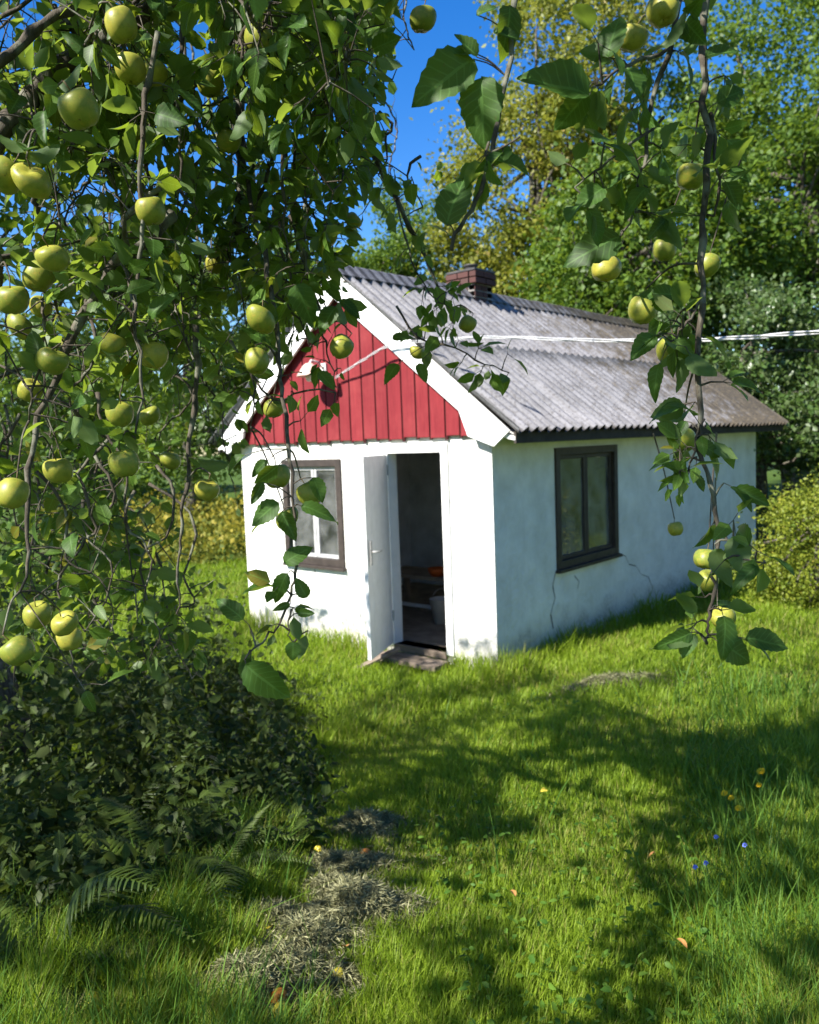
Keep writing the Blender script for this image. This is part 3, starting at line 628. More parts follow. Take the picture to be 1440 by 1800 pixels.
# ------------------------------------------------------------------ apple tree
LIT = []       # (centre, radius) of apples that stand in the sun
APPLES = [  # u, v, diameter px, lit, label
 (214, 45, 56, 0, 'large shaded apple near the top edge, above the touching pair'),
 (229, 122, 52, 1, 'sunlit left apple of the touching pair near the top left'),
 (270, 129, 47, 0, 'right apple of the touching pair near the top left'),
 (140, 193, 68, 0, 'largest shaded green apple at upper left, below the thick limb'),
 (370, 148, 46, 1, 'apple with sunlit top, right of the touching pair'),
 (402, 248, 42, 0, 'shaded apple beside the long vertical branch at upper left'),
 (8, 310, 60, 0, 'shaded apple cut by the left edge, above the sunlit cluster'),
 (57, 320, 60, 0, 'big dull apple at left, next to the edge-cut apple'),
 (265, 372, 50, 0, 'apple half hidden behind a thin hanging twig, upper left'),
 (94, 455, 54, 1, 'topmost bright apple of the sunlit cluster at the left'),
 (67, 487, 52, 1, 'second bright apple of the left sunlit cluster, touching the topmost'),
 (22, 528, 54, 1, 'bright apple at the left edge in the sunlit cluster'),
 (35, 575, 44, 1, 'lowest yellowish apple of the left sunlit cluster'),
 (72, 540, 38, 1, 'small apple behind the sunlit cluster at the left'),
 (91, 636, 54, 0, 'dark shaded apple below the left sunlit cluster'),
 (54, 687, 42, 1, 'small sunlit apple at left below the dark shaded one'),
 (210, 728, 48, 1, 'bright round sunlit apple alone in the left middle'),
 (264, 732, 38, 0, 'shaded apple just right of the bright lone apple'),
 (219, 815, 52, 0, 'flattish apple below the bright lone apple'),
 (300, 810, 36, 0, 'small apple right of the flattish apple'),
 (22, 868, 56, 0, 'big shaded apple cut by the left edge, mid height'),
 (103, 828, 48, 0, 'dim apple right of the edge-cut apple at mid height'),
 (363, 862, 46, 0, 'shaded apple left of the cottage corner'),
 (66, 1082, 48, 0, 'dark apple left of the low sunlit pair'),
 (114, 1097, 46, 1, 'upper apple of the low sunlit pair at the left'),
 (122, 1123, 42, 1, 'lower apple of the low sunlit pair at the left'),
 (32, 1145, 54, 0, 'dull shaded apple lowest at the left edge'),
 (458, 563, 50, 1, 'sunlit apple left of the white gable peak board'),
 (451, 636, 46, 1, 'bright apple in front of the left gable edge'),
 (482, 718, 38, 1, 'narrow sunlit apple over the lower left of the red gable'),
 (600, 610, 42, 0, 'shaded apple hanging before the red gable near the lamp'),
 (488, 838, 46, 0, 'shaded apple before the front window, upper left'),
 (505, 912, 40, 0, 'shaded apple before the front window, lower left'),
 (546, 868, 46, 0, 'dark apple hanging over the front window glass'),
 (733, 620, 26, 1, 'small sunlit apple before the right white bargeboard'),
 (822, 570, 30, 0, 'small shaded apple in front of the corrugated roof'),
 (743, 35, 46, 0, 'shaded apple against blue sky at the top centre'),
 (604, 80, 50, 0, 'shaded apple left of the one against the sky, top'),
 (533, 282, 30, 0, 'small shaded apple among leaves above the gable'),
 (620, 388, 30, 0, 'small apple among leaves above the roof peak, right one'),
 (577, 415, 34, 0, 'small apple among leaves above the roof peak, left one'),
 (455, 70, 50, 1, 'apple with a sunlit flank at top, right of the vertical branch'),
 (443, 340, 28, 1, 'small sunlit apple low beside the vertical branch'),
 (378, 465, 34, 1, 'slim half lit apple left of the gable peak'),
 (1110, 68, 52, 1, 'spotted yellowish apple near the top right'),
 (1165, 18, 58, 0, 'shaded apple touching the top edge at right'),
 (1215, 311, 50, 1, 'sunlit apple beside the main hanging branch at right'),
 (1066, 474, 54, 1, 'bright yellow apple hanging just above the roof ridge'),
 (1168, 440, 40, 0, 'dim apple between the two bright ones above the roof'),
 (1243, 468, 42, 1, 'bright apple on the hanging branch above the far roof end'),
 (1130, 545, 52, 0, 'large shaded apple against the far ridge'),
 (1182, 615, 54, 0, 'shaded apple with a leaf before the roof, under the cable'),
 (1200, 775, 48, 0, 'shaded apple at the eave beside the hanging branch'),
 (1188, 930, 26, 0, 'tiny shaded apple in front of the side wall'),
 (1241, 983, 42, 1, 'sunlit upper apple near the end of the hanging branch'),
 (1243, 1021, 38, 0, 'dim apple right under the sunlit one near the branch end'),
 (1272, 1086, 42, 1, 'lowest sunlit apple at the tip of the hanging branch'),
 (193, 606, 52, 0, 'shaded apple above the bright lone apple'),
 (270, 625, 50, 0, 'shaded apple right of another, over the bright lone apple'),
]
AP = []
for u, v, dp, lit, lab in APPLES:
    D = float(rng.uniform(.060, .068)); d = D*FPX/dp
    if dp < 36: d = min(d, 2.6); D = dp*d/FPX
    c_ = at(u, v, d); AP.append((c_, D, lit, lab, d))
    if lit: LIT.append((c_, D*.5))
LITC = np.array([c for c, r in LIT]); LITR = np.array([r for c, r in LIT])
SUNH = SUN/np.linalg.norm(SUN)
LIT_POLYS = [[(575, 1650), (700, 1630), (770, 1700), (745, 1810), (550, 1810)],
 [(850, 1390), (1090, 1335), (1190, 1400), (1110, 1500), (1140, 1600), (960, 1690), (880, 1610), (750, 1570), (740, 1490), (960, 1460)],
 [(1010, 1185), (1450, 1110), (1450, 1300), (1230, 1290), (1060, 1235)], [(940, 1170), (1200, 1060), (1450, 1050), (1450, 1180), (1010, 1200)],
 [(430, 1620), (690, 1600), (640, 1690), (420, 1770), (370, 1740)], [(430, 1110), (700, 1120), (700, 1200), (560, 1260), (470, 1210)],
 [(1190, 1480), (1300, 1460), (1290, 1580), (1220, 1600)], [(720, 1180), (860, 1180), (860, 1210), (730, 1215)], [(700, 1560), (800, 1540), (830, 1620), (720, 1640)], [(900, 1720), (1010, 1700), (1060, 1790), (960, 1800)]]
def inpoly(x, y, poly):
    c_ = np.zeros(np.shape(x), bool); p = np.array(poly, float); j = len(p)-1
    for i_ in range(len(p)):
        cond = ((p[i_, 1] > y) != (p[j, 1] > y)) & (x < (p[j, 0]-p[i_, 0])*(y-p[i_, 1])/(p[j, 1]-p[i_, 1]+1e-9)+p[i_, 0]); c_ ^= cond; j = i_
    return c_
def blocks_sun(P, house_keep=.04, pad=.035):
    """True where a leaf at P would shade a sunlit apple, the lit front wall and roof, or a sunlit patch of the lawn"""
    P = np.asarray(P); bad = np.zeros(len(P), bool)
    for c_, r_ in zip(LITC, LITR):
        q = P-c_; t = q@SUNH; dist = np.linalg.norm(q-t[:, None]*SUNH, axis=1); bad |= (t > .02) & (dist < r_+pad*.75)
    t = P[:, 1]/SUN[1]; X_ = P-t[:, None]*SUN      # front plane y=0
    onf = (P[:, 1] < 0) & (X_[:, 0] > -W-.3) & (X_[:, 0] < .5) & (X_[:, 2] > .35) & (X_[:, 2] < 5)
    bad |= onf & (rng.random(len(P)) > house_keep)
    t = (P[:, 2]-.25)/SUN[2]; S_ = P-t[:, None]*SUN
    for _ in range(2):
        t = (P[:, 2]-ground(S_[:, 0], S_[:, 1])-.03)/SUN[2]; S_ = P-t[:, None]*SUN
    x_, y_, z_ = px(S_); lit = np.zeros(len(P), bool)
    for pl in LIT_POLYS: lit |= inpoly(x_, y_, pl)
    bad |= lit & (z_ > 0) & (rng.random(len(P)) < .93)
    return bad
tree_base = at(20, 1330, 4.7); tree_base[2] = ground(tree_base[0], tree_base[1])
apt = empty('apple_tree', tuple(tree_base)); tag(apt, 'old apple tree whose leafy branches hang across the whole foreground', 'apple tree')
TB = tree_base
# strands traced over the photograph: (points u,v,depth), radius start, radius end, leafiness, leaf size
S = [
 ([(505, 380, 2.3), (530, 440, 2.25), (560, 500, 2.2), (575, 545, 2.2)], .004, .0015, .9, .06),
 ([(440, 470, 2.3), (480, 520, 2.25), (520, 560, 2.2), (545, 610, 2.2)], .004, .0015, .9, .06),
 ([(400, 600, 2.3), (430, 650, 2.25), (450, 700, 2.2), (440, 750, 2.2)], .004, .0015, .8, .06),
 ([(690, 340, 2.6), (720, 450, 2.5), (760, 520, 2.45), (800, 545, 2.45)], .003, .0015, .8, .055),
 ([(600, 60, 2.4), (640, 110, 2.4), (690, 140, 2.4)], .003, .0015, .9, .055),
 ([(1236, -160, 1.75), (1240, 0, 1.7), (1232, 150, 1.66), (1240, 290, 1.63), (1231, 480, 1.6), (1238, 740, 1.55), (1262, 880, 1.5), (1262, 1000, 1.5), (1246, 1090, 1.5), (1243, 1132, 1.5)], .0085, .0022, .55, .064),
 ([(1250, 200, 1.66), (1262, 300, 1.64), (1256, 380, 1.64)], .004, .002, .5, .07),
 ([(1222, -160, 1.6), (1198, 0, 1.56), (1162, 150, 1.55), (1140, 250, 1.55), (1122, 312, 1.55), (1108, 390, 1.57), (1072, 445, 1.6)], .0055, .002, .5, .062),
 ([(1165, 200, 1.56), (1110, 250, 1.5), (1060, 290, 1.48), (1010, 330, 1.47)], .003, .0015, .7, .06),
 ([(1200, 60, 1.58), (1160, 90, 1.5), (1100, 120, 1.44), (1050, 150, 1.4)], .004, .002, .55, .064),
 ([(918, -160, 1.40), (905, 0, 1.36), (893, 120, 1.33), (868, 250, 1.3), (838, 335, 1.29), (808, 395, 1.28), (794, 440, 1.28)], .0052, .0032, .12, .06),
 ([(890, 180, 1.32), (862, 268, 1.30), (880, 262, 1.28), (915, 240, 1.27)], .0025, .0014, .2, .06),
 ([(450, -160, 2.6), (432, 0, 2.5), (430, 180, 2.45), (425, 330, 2.45), (415, 420, 2.5)], .024, .010, .5, .07),
 ([(565, -60, 2.3), (545, 60, 2.3), (500, 190, 2.35), (470, 290, 2.4), (440, 380, 2.4)], .010, .004, .5, .07),
 ([(520, 110, 2.5), (580, 180, 2.5), (640, 250, 2.55), (690, 340, 2.6), (735, 430, 2.65), (765, 490, 2.7), (800, 560, 2.75)], .013, .003, .4, .07),
 ([(672, -100, 2.2), (665, 40, 2.15), (660, 120, 2.15), (648, 208, 2.15)], .005, .0016, .55, .05),
 ([(330, -120, 2.0), (325, 40, 1.95), (312, 170, 1.9), (318, 260, 1.9), (322, 340, 1.9)], .007, .002, .5, .07),
 ([(275, 60, 1.75), (262, 180, 1.72), (250, 280, 1.7), (248, 400, 1.7), (240, 500, 1.7), (236, 620, 1.7), (238, 740, 1.7), (222, 830, 1.75)], .0065, .0018, .45, .07),
 ([(-80, 330, 1.9), (0, 250, 1.9), (60, 165, 1.95), (150, 90, 2.0), (300, 0, 2.1), (420, -80, 2.2)], .026, .020, .35, .07),
 ([(-60, 140, 1.75), (0, 105, 1.75), (70, 50, 1.78), (140, 5, 1.8), (200, -60, 1.85)], .012, .010, .4, .07),
 ([(300, 380, 2.0), (250, 420, 1.95), (180, 480, 1.9), (140, 560, 1.85), (105, 650, 1.8), (75, 730, 1.8), (58, 830, 1.78), (50, 950, 1.75), (35, 1040, 1.72)], .014, .003, .45, .07),
 ([(180, 500, 1.9), (210, 520, 1.95), (240, 505, 2.0), (290, 480, 2.05)], .006, .004, .3, .06),
 ([(340, 560, 2.1), (338, 680, 2.1), (336, 800, 2.1), (332, 900, 2.1), (322, 980, 2.1), (310, 1080, 2.1)], .008, .002, .28, .075),
 ([(425, 250, 2.4), (440, 360, 2.25), (470, 470, 2.05), (485, 560, 2.0), (495, 640, 1.95), (500, 720, 1.9), (515, 800, 1.85), (520, 880, 1.8), (515, 960, 1.8), (522, 1030, 1.8), (505, 1080, 1.8), (470, 1125, 1.75), (430, 1160, 1.7)], .007, .0016, .34, .06),
 ([(516, 1070, 1.8), (512, 1110, 1.8), (515, 1135, 1.8)], .002, .001, .3, .045),
 ([(700, 540, 2.6), (735, 590, 2.55), (790, 610, 2.5), (850, 640, 2.5), (895, 655, 2.5)], .004, .0015, .85, .06),
 ([(560, 560, 2.4), (575, 620, 2.35), (590, 680, 2.3)], .003, .0015, .6, .06),
 ([(430, 640, 2.2), (480, 700, 2.15), (540, 680, 2.1), (590, 690, 2.1)], .004, .0015, .5, .06),
 ([(1238, 740, 1.55), (1215, 820, 1.53), (1195, 835, 1.52)], .002, .001, .8, .045),
 ([(1262, 930, 1.5), (1300, 960, 1.45), (1345, 990, 1.42)], .003, .0012, .75, .06),
 ([(1236, 520, 1.6), (1205, 560, 1.58), (1180, 600, 1.58)], .003, .0015, .8, .06),
]
NT = len(S)
# free strands: the hanging mass at the left and along the top
for k in range(84):
    u0 = rng.uniform(-90, 430) if k < 58 else rng.uniform(380, 660); v0 = rng.uniform(-140, 60) if k % 2 else rng.uniform(60, 620)
    if u0 > 380: v0 = rng.uniform(-160, 40)
    ln = rng.uniform(260, 520) if u0 < 380 else rng.uniform(150, 380)
    d0 = 1.75+2.6*rng.random()**1.4; uu, pts = u0, []
    if u0 > 300: ln = min(ln, 850-v0)
    for j in range(6):
        pts.append((uu, v0+ln*j/5, d0+.05*j*rng.normal())); uu += rng.normal(0, 36)
    S.append((pts, .006, .0018, 1.0, .060))
for k in range(32):     # over the left eave and above the roof peak
    if k < 22: u0, v0, ln = rng.uniform(370, 550), rng.uniform(230, 420), rng.uniform(120, 260)
    else: u0, v0, ln = rng.uniform(550, 740), rng.uniform(180, 330), rng.uniform(80, 150)
    d0 = rng.uniform(2.0, 3.2); uu, pts = u0, []
    for j in range(5):
        pts.append((uu, v0+ln*j/4, d0)); uu += rng.normal(2, 10)
    S.append((pts, .005, .0016, .9, .060))
for k in range(20):     # low left mass down to the undergrowth
    u0 = rng.uniform(-60, 300); v0 = rng.uniform(680, 900); d0 = rng.uniform(2.2, 3.4); uu, pts = u0, []
    for j in range(6):
        pts.append((uu, v0+rng.uniform(55, 80)*j, d0)); uu += rng.normal(4, 34)
    S.append((pts, .005, .0018, .85, .066))
lx, ln_, lax, lnr, ls, lnode, lsp = [], [], [], [], [], [], []; hand = []
allpts = []; curves = []
for si, (pts, r0, r1, leafy, lsz) in enumerate(S):
    W3 = np.array([at(*p) for p in pts]); seglen = np.linalg.norm(np.diff(W3, axis=0), axis=1).sum(); n_ = max(10, int(seglen/.03))
    cur = spline(W3, n_); wob = np.cumsum(rng.normal(0, .0035, (n_, 3)), 0); wob -= np.linspace(0, 1, n_)[:, None]*wob[-1]; cur = cur+wob; cur[1:-1] += rng.normal(0, .0016, (n_-2, 3))
    rr = np.linspace(r0, r1, n_)*(1+.10*rng.normal(size=n_)); rr[::3] *= 1.18; curves.append((cur, rr)); side = rng.random()*6.28
    for i_ in range(2, n_):
        allpts.append(cur[i_])
        if rng.random() > leafy*1.05: continue
        side += 2.4; tdir = cur[min(i_+1, n_-1)]-cur[i_-1]; tdir /= np.linalg.norm(tdir)+1e-9
        o1 = np.cross(tdir, A(math.cos(side), math.sin(side), .3)); o1 /= np.linalg.norm(o1)+1e-9
        sp_end = cur[i_]+o1*(rng.uniform(.012, .05) if si < NT else rng.uniform(.02, .13))+A(0, 0, rng.uniform(-.01, .03))
        for _ in range(rng.integers(2, 5) if si < NT else rng.integers(2, 7)):
            a_ = o1*.7+rng.normal(0, .55, 3)+A(0, 0, -.38); a_ /= np.linalg.norm(a_); b_ = sp_end+a_*rng.uniform(.008, .03)
            lx.append(b_); lax.append(a_); lnr.append(rng.normal(0, .75, 3)+A(0, 0, .55)+SUN*.25); ls.append(lsz*rng.uniform(.55, 1.25)); ln_.append(si); lnode.append(i_); lsp.append(sp_end)
allpts = np.array(allpts)
# big leaves set one by one near the camera: base u,v -> tip u,v, depth, fullness
HL = [((832, 104), (728, 170), 1.3, 1.2), ((846, 136), (846, 238), 1.3, 1.25), ((1036, 168), (916, 128), 1.38, 1.2), ((786, 396), (812, 286), 1.27, 1.1), ((838, 26), (872, 6), 1.3, 1.1), ((832, 92), (786, 78), 1.3, 1.1), ((838, 100), (802, 58), 1.3, 1.1),
 ((895, 10), (900, 84), 1.33, 1.2), ((868, 55), (915, 62), 1.33, .9), ((1070, 100), (1078, 18), 1.42, 1.25), ((884, 268), (850, 300), 1.28, .8), ((900, 262), (845, 290), 1.29, .7), ((1240, 100), (1300, 78), 1.6, 1.1), ((1262, 180), (1312, 150), 1.62, 1.25), ((1280, 300), (1322, 318), 1.62, 1.), ((1140, 330), (1095, 355), 1.5, 1.2), ((1062, 330), (1012, 362), 1.46, 1.2), ((1090, 415), (1000, 452), 1.55, 1.05), ((1170, 385), (1140, 420), 1.58, 1.),
 ((1215, 1112), (1160, 1142), 1.48, .9), ((1222, 1115), (1200, 1155), 1.48, .9), ((1262, 1128), (1328, 1160), 1.46, 1.25), ((1150, 590), (1110, 630), 1.55, 1.2), ((1160, 640), (1140, 690), 1.56, .9), ((1205, 740), (1190, 770), 1.55, 1.), ((1225, 778), (1270, 796), 1.53, 1.), ((1205, 830), (1168, 815), 1.52, 1.1), ((1200, 835), (1172, 850), 1.52, 1.), ((1222, 835), (1240, 862), 1.52, 1.),
 ((490, 884), (438, 918), 1.75, 1.1), ((462, 848), (442, 886), 1.75, .9), ((505, 1008), (478, 1056), 1.78, 1.), ((540, 1050), (520, 1018), 1.79, 1.2), ((515, 1128), (516, 1160), 1.78, 1.5), ((525, 1078), (552, 1078), 1.78, 1.1), ((432, 1168), (498, 1232), 1.6, 1.15), ((510, 1062), (480, 1072), 1.78, .8), ((500, 990), (540, 960), 1.8, 1.1), ((495, 900), (520, 950), 1.8, 1.0), ((530, 890), (590, 900), 1.8, 1.0), ((550, 840), (570, 880), 1.8, 1.2),
 ((598, 528), (634, 548), 2.2, .9), ((572, 500), (600, 530), 2.2, 1.), ((520, 500), (548, 560), 2.0, 1.3), ((590, 540), (560, 580), 2.1, 1.2), ((700, 640), (672, 668), 2.4, 1.1), ((735, 640), (750, 672), 2.4, 1.1), ((690, 595), (725, 585), 2.4, 1.), ((560, 655), (590, 680), 2.0, 1.2), ((150, 1215), (162, 1252), 1.7, 1.0), ((430, 800), (400, 830), 1.9, 1.1), ((470, 810), (440, 830), 1.9, 1.)]
mb = MB()
for (b_, t_, d_, w_) in HL:
    Pb, Pt = at(*b_, d_), at(*t_, d_-.01); ax = Pt-Pb; ln1 = np.linalg.norm(ax); nr = -FW+rng.normal(0, .3, 3)+A(0, 0, .35)
    hand.append((Pb, ax/ln1, nr, ln1*1.03, w_)); j = np.argmin(np.linalg.norm(allpts-Pb, axis=1)); q = allpts[j]
    if np.linalg.norm(q-Pb) < .3: MB().tube(spline([q-TB, (q+Pb)/2-TB+A(0, 0, .006), Pb-TB], 6), np.linspace(.0016, .001, 6), 4, False).build('twig', M['bark'], apt)
# apples and their fruit spurs
def apple_mesh(k):
    prof = [(.0, .40), (.06, .405), (.14, .45), (.25, .485), (.36, .45), (.45, .34), (.495, .18), (.50, .02), (.47, -.16), (.40, -.31), (.29, -.42), (.17, -.465), (.09, -.45), (.0, -.42)]
    q = MB(); e = .022*(k-1); q.lathe([(r*(1+.04*max(0, z)*(k-2)), z*(.98-.045*k)) for r, z in prof], 20, lambda p: p*A(1+e, 1-e*.6, 1)*(1+.035*math.cos(5*math.atan2(p[1], p[0])+k)*(.5-p[2])+.03*math.sin(2*math.atan2(p[1], p[0])+k*1.7))+A(.05*k*p[2], .03*(k-2)*p[2], .05*p[0]*(k-2)))
    return q.mesh('fruit')
AM = [apple_mesh(k) for k in range(5)]
for m_ in AM: m_.materials.append(M['apple'])
sq = MB(); sq.tube([(0, 0, .40), (.02, 0, .55), (.06, .02, .72)], [.022, .018, .024], 6); STM = sq.mesh('stalk'); STM.materials.append(M['stalk'])
sq = MB()
for k in range(5):
    a = k*1.257; sq.poly([(.03*math.cos(a-.5), .03*math.sin(a-.5), -.40), (.03*math.cos(a+.5), .03*math.sin(a+.5), -.40), (.075*math.cos(a), .075*math.sin(a), -.455)])
CXM = sq.mesh('calyx'); CXM.materials.append(M['calyx'])
def apple(c_, D, label, k, tilt=.35, group='apples hanging on the tree', name='apple', m_=None):
    o = link(name, AM[k*7 % 5]); o.location = c_; o.scale = (D,)*3; o.rotation_euler = (rng.normal(0, tilt), rng.normal(0, tilt), rng.uniform(0, 6.28)); tag(o, label, 'apple', group)
    for nm, me in (('stalk', STM), ('calyx', CXM)): link(nm, me, None, o)
    return o
for k, (c_, D, lit, lab, d) in enumerate(AP):
    o = apple(c_, D, lab, k); bpy.context.view_layer.update() if 0 else None
    Rm = o.rotation_euler.to_matrix(); top = np.array(Rm@Vector((.06, .02, .72)))*D+c_
    j = np.argmin(np.linalg.norm((allpts-top)*A(1, 1, 1), axis=1)); q = allpts[j]; dist = np.linalg.norm(q-top)
    if dist > .42: q = top+A(rng.normal(0, .06), rng.normal(0, .06), rng.uniform(.2, .35))
    mid = (top+q)/2+A(0, 0, .02); P_ = spline([top-TB, mid-TB, q-TB], 8); MB().tube(P_, np.linspace(.0017, .0028, 8), 5, False).build('twig', M['bark'], apt)
    for _ in range(6):
        f_ = rng.uniform(0, .8); b_ = P_[int(f_*7)]+TB; a_ = rng.normal(0, .6, 3)+A(0, 0, -.15)-FW*.1; a_ /= np.linalg.norm(a_); s_ = rng.uniform(.045, .075)
        cc = b_+a_*s_*.5-c_; cx_ = cc@RX; cy_ = cc@UP; ahead = -(cc@FW)
        if lit and math.hypot(cx_, cy_) < D*.62 and ahead > -.01: continue
        if math.hypot(cx_, cy_) < D*.35 and ahead > 0 and rng.random() < .7: continue
        lx.append(b_); lax.append(a_); lnr.append(rng.normal(0, .7, 3)+A(0, 0, .6)); ls.append(s_); ln_.append(9999); lnode.append(0); lsp.append(b_)
lx, lax, lnr, ls, ln_, lnode, lsp = map(np.array, (lx, lax, lnr, ls, ln_, lnode, lsp))
# clear views: where the photograph looks through to the sky, house and meadow
mid = lx+lax*ls[:, None]*.5; U_, V_, Z_ = px(mid)
keep = np.ones(len(lx))
traced = (ln_ < NT)
def clear(poly, k, exempt=True):
    q = inpoly(U_, V_, poly)
    keep[q & (~traced if exempt else np.ones(len(q), bool))] *= k
clear([(575, 485), (880, 740), (900, 1210), (420, 1210), (420, 790), (520, 700), (560, 600)], .03)
clear([(425, 690), (520, 640), (540, 760), (425, 800)], .5)
clear([(440, 790), (900, 790), (900, 1200), (440, 1200)], .0)
clear([(690, -20), (830, -20), (820, 290), (690, 280)], .0); clear([(690, 210), (830, 210), (830, 520), (690, 480)], .35)
clear([(775, -50), (1500, -50), (1500, 1300), (775, 1300)], .0); clear([(600, 480), (900, 480), (900, 800), (600, 500)], .0)
clear([(230, 830), (430, 830), (430, 1130), (360, 1130), (250, 1000)], .3)
clear([(330, 640), (420, 640), (430, 830), (300, 830)], .5)
clear([(260, 230), (320, 230), (330, 370), (250, 360)], .25); clear([(90, 300), (190, 300), (220, 400), (90, 400)], .2); clear([(-10, -10), (80, -10), (60, 80), (-10, 120)], .3)
clear([(690, -20), (830, -20), (800, 270), (700, 280)], .15, False); clear([(560, 570), (720, 640), (800, 760), (560, 760)], .45, False)
clear([(540, 800), (900, 780), (900, 1200), (560, 1200)], .0, False)
clear([(600, 100), (700, 100), (690, 230), (640, 240)], .7); clear([(-100, 1180), (600, 1180), (600, 1800), (-100, 1800)], .1)
bl = blocks_sun(mid, .8); ok = (rng.random(len(lx)) < keep) & ~bl
# leaves must not cover a sunlit apple as seen in the photo
for c_, D, lit, lab, d in AP:
    if not lit: continue
    u, v, z = px(c_); rpx = D*.5*FPX/d; q = (np.hypot(U_-u, V_-v) < rpx*1.25) & (Z_ < d+.02); ok &= ~(q & (rng.random(len(q)) < .9))
lx, lax, lnr, ls, ln_, lnode, lsp = lx[ok], lax[ok], lnr[ok], ls[ok], ln_[ok], lnode[ok], lsp[ok]; mid = lx+lax*ls[:, None]*.5; U_, V_, Z_ = px(mid)
show = (ls/np.maximum(Z_, .3))*((U_ > -20) & (U_ < 1460) & (V_ > -20) & (V_ < 1820)); order = np.argsort(-show); nh = 300-len(hand); big = order[:nh]; rest = order[nh:]
LM = []
for t_ in LT:
    me = tri_mesh('leaf', t_[0], t_[1], np.concatenate([np.full((len(t_[0]), 1), .5), t_[2], np.ones((len(t_[0]), 1))], 1), True); me.materials.append(M['apple_leaf']); LM.append(me)
def leaf_obj(p, ax, nr, s_, k, wd=1.):
    F_ = frames(ax[None], nr[None], A(s_), A(s_*wd), A(s_))[0]; o = link('leaf', LM[k % 4], None, apt)
    mw = Matrix([[*F_[i_], p[i_]-TB[i_]] for i_ in range(3)]+[[0, 0, 0, 1]]); o.matrix_basis = mw
for k, (p, ax, nr, s_, wd) in enumerate(hand): leaf_obj(p, ax, nr, s_, k, wd)
for k, j in enumerate(big): leaf_obj(lx[j], lax[j], lnr[j], ls[j], k, rng.uniform(.85, 1.25))
for si, (cur, rr) in enumerate(curves):
    mine = np.where(ln_ == si)[0]; last = len(cur)
    if si >= NT:
        if len(mine) < 4: continue
        last = min(len(cur), int(lnode[mine].max())+2)
    q = MB(); q.tube(cur[:last]-TB, rr[:last]*np.linspace(1, .6 if last < len(cur) else 1, last), 7); seen = set()
    for m_i in mine:
        nd, se = lnode[m_i], lsp[m_i]
        if (nd, se[0]) not in seen: seen.add((nd, se[0])); q.tube([cur[nd]-TB, (cur[nd]+se)/2+A(0, 0, .004)-TB, se-TB], [.0024, .0019, .0012], 4, False)
        q.tube([se-TB, lx[m_i]-TB], [.0010, .0008], 3, False)
    q.build('branch', M['bark'], apt)
# out-of-frame crown: unseen leaves above and left, placed and thinned to shape the lawn shade
cand = []
nc = 75000
G0 = np.stack([rng.uniform(-3.5, 5.5, nc), rng.uniform(-6.0, 1.2, nc)], 1); hh = rng.uniform(2.5, 4.6, nc)
gz = ground(G0[:, 0], G0[:, 1]); P = np.stack([G0[:, 0], G0[:, 1], gz], 1)+SUN*((hh-gz)/SUN[2])[:, None]
u_, v_, z_ = px(P); infr = (z_ > .2) & (u_ > -40) & (u_ < 1480) & (v_ > -30) & (v_ < 1850)
crown_ok = np.hypot((P[:, 0]-.8)/5.0, (P[:, 1]+4.6)/4.6) < 1
nearcam = np.linalg.norm(P-CAM, axis=1) < .9
gap = vnoise(G0[:, 0], G0[:, 1], 4.3)*.5+vnoise(G0[:, 0]+3, G0[:, 1]-2, 10.3)*.5
shm = np.zeros(nc, bool)
for tt in np.linspace(.3, 4.2, 27):
    uq, vq, zq = px(P-SUN*tt); shm |= (uq > -60) & (uq < 360) & (vq > -40) & (vq < 720) & (zq > 1.7) & (zq < 3.2)
shm &= rng.random(nc) < .6
sel = ~infr & ~shm & crown_ok & ~nearcam & (gap < .66) & ~blocks_sun(P, .0, .05)
P = P[sel]; print('crown leaves', len(P))
if len(P) > 26000: P = P[:26000]
n_ = len(P); ax = rdir(n_, -.4); nr = rdir(n_, .8)
MID = mid[rest]; Vr, Tr, Lr = scatter(*LC, lx[rest], frames(lax[rest], lnr[rest], ls[rest], ls[rest]*rng.uniform(.85, 1.25, len(rest))), rng.random(len(rest)))
Vc, Tc, Lc_ = scatter(*LC, P-ax*.03, frames(ax, nr, rng.uniform(.055, .085, n_)), rng.random(n_))
V = np.vstack([Vr, Vc])-TB; T = np.vstack([Tr, Tc+len(Vr)]); lf = np.vstack([Lr, Lc_])
tag(link('leaves', tri_mesh('leaves', V, T, lf, True), M['apple_leaf_mass'], apt), kind='stuff')
print('frame leaves', len(lx))
# trunk and limbs
mb = MB(); fork = TB+A(.1, -.25, 1.25)
mb.tube(spline([A(0, 0, -.2), A(.05, -.05, .4), A(.02, -.15, .9), fork-TB], 14), np.linspace(.17, .125, 14), 12)
hi = A(.9, -5.6, 3.5); over = A(2.7, -5.9, 4.1)
ends = [([], at(-90, 330, 1.9)), ([], at(-120, 700, 2.6)), ([], A(-2.4, -4.6, 2.7)), ([], A(-1.3, -5.6, 3.2)), ([], hi), ([hi], over), ([hi], A(1.6, -7.4, 3.4)), ([hi, over], at(1236, -160, 1.75)), ([hi, over], at(918, -160, 1.4)), ([hi, over], at(1222, -160, 1.6)), ([hi], at(450, -160, 2.6)), ([hi], at(420, -80, 2.2)), ([hi], at(330, -120, 2.0)), ([hi, over], at(672, -100, 2.2)), ([hi, over], at(565, -60, 2.3)), ([hi, over, A(3.4, -6.6, 3.9)], A(3.4, -8.0, 3.4))]
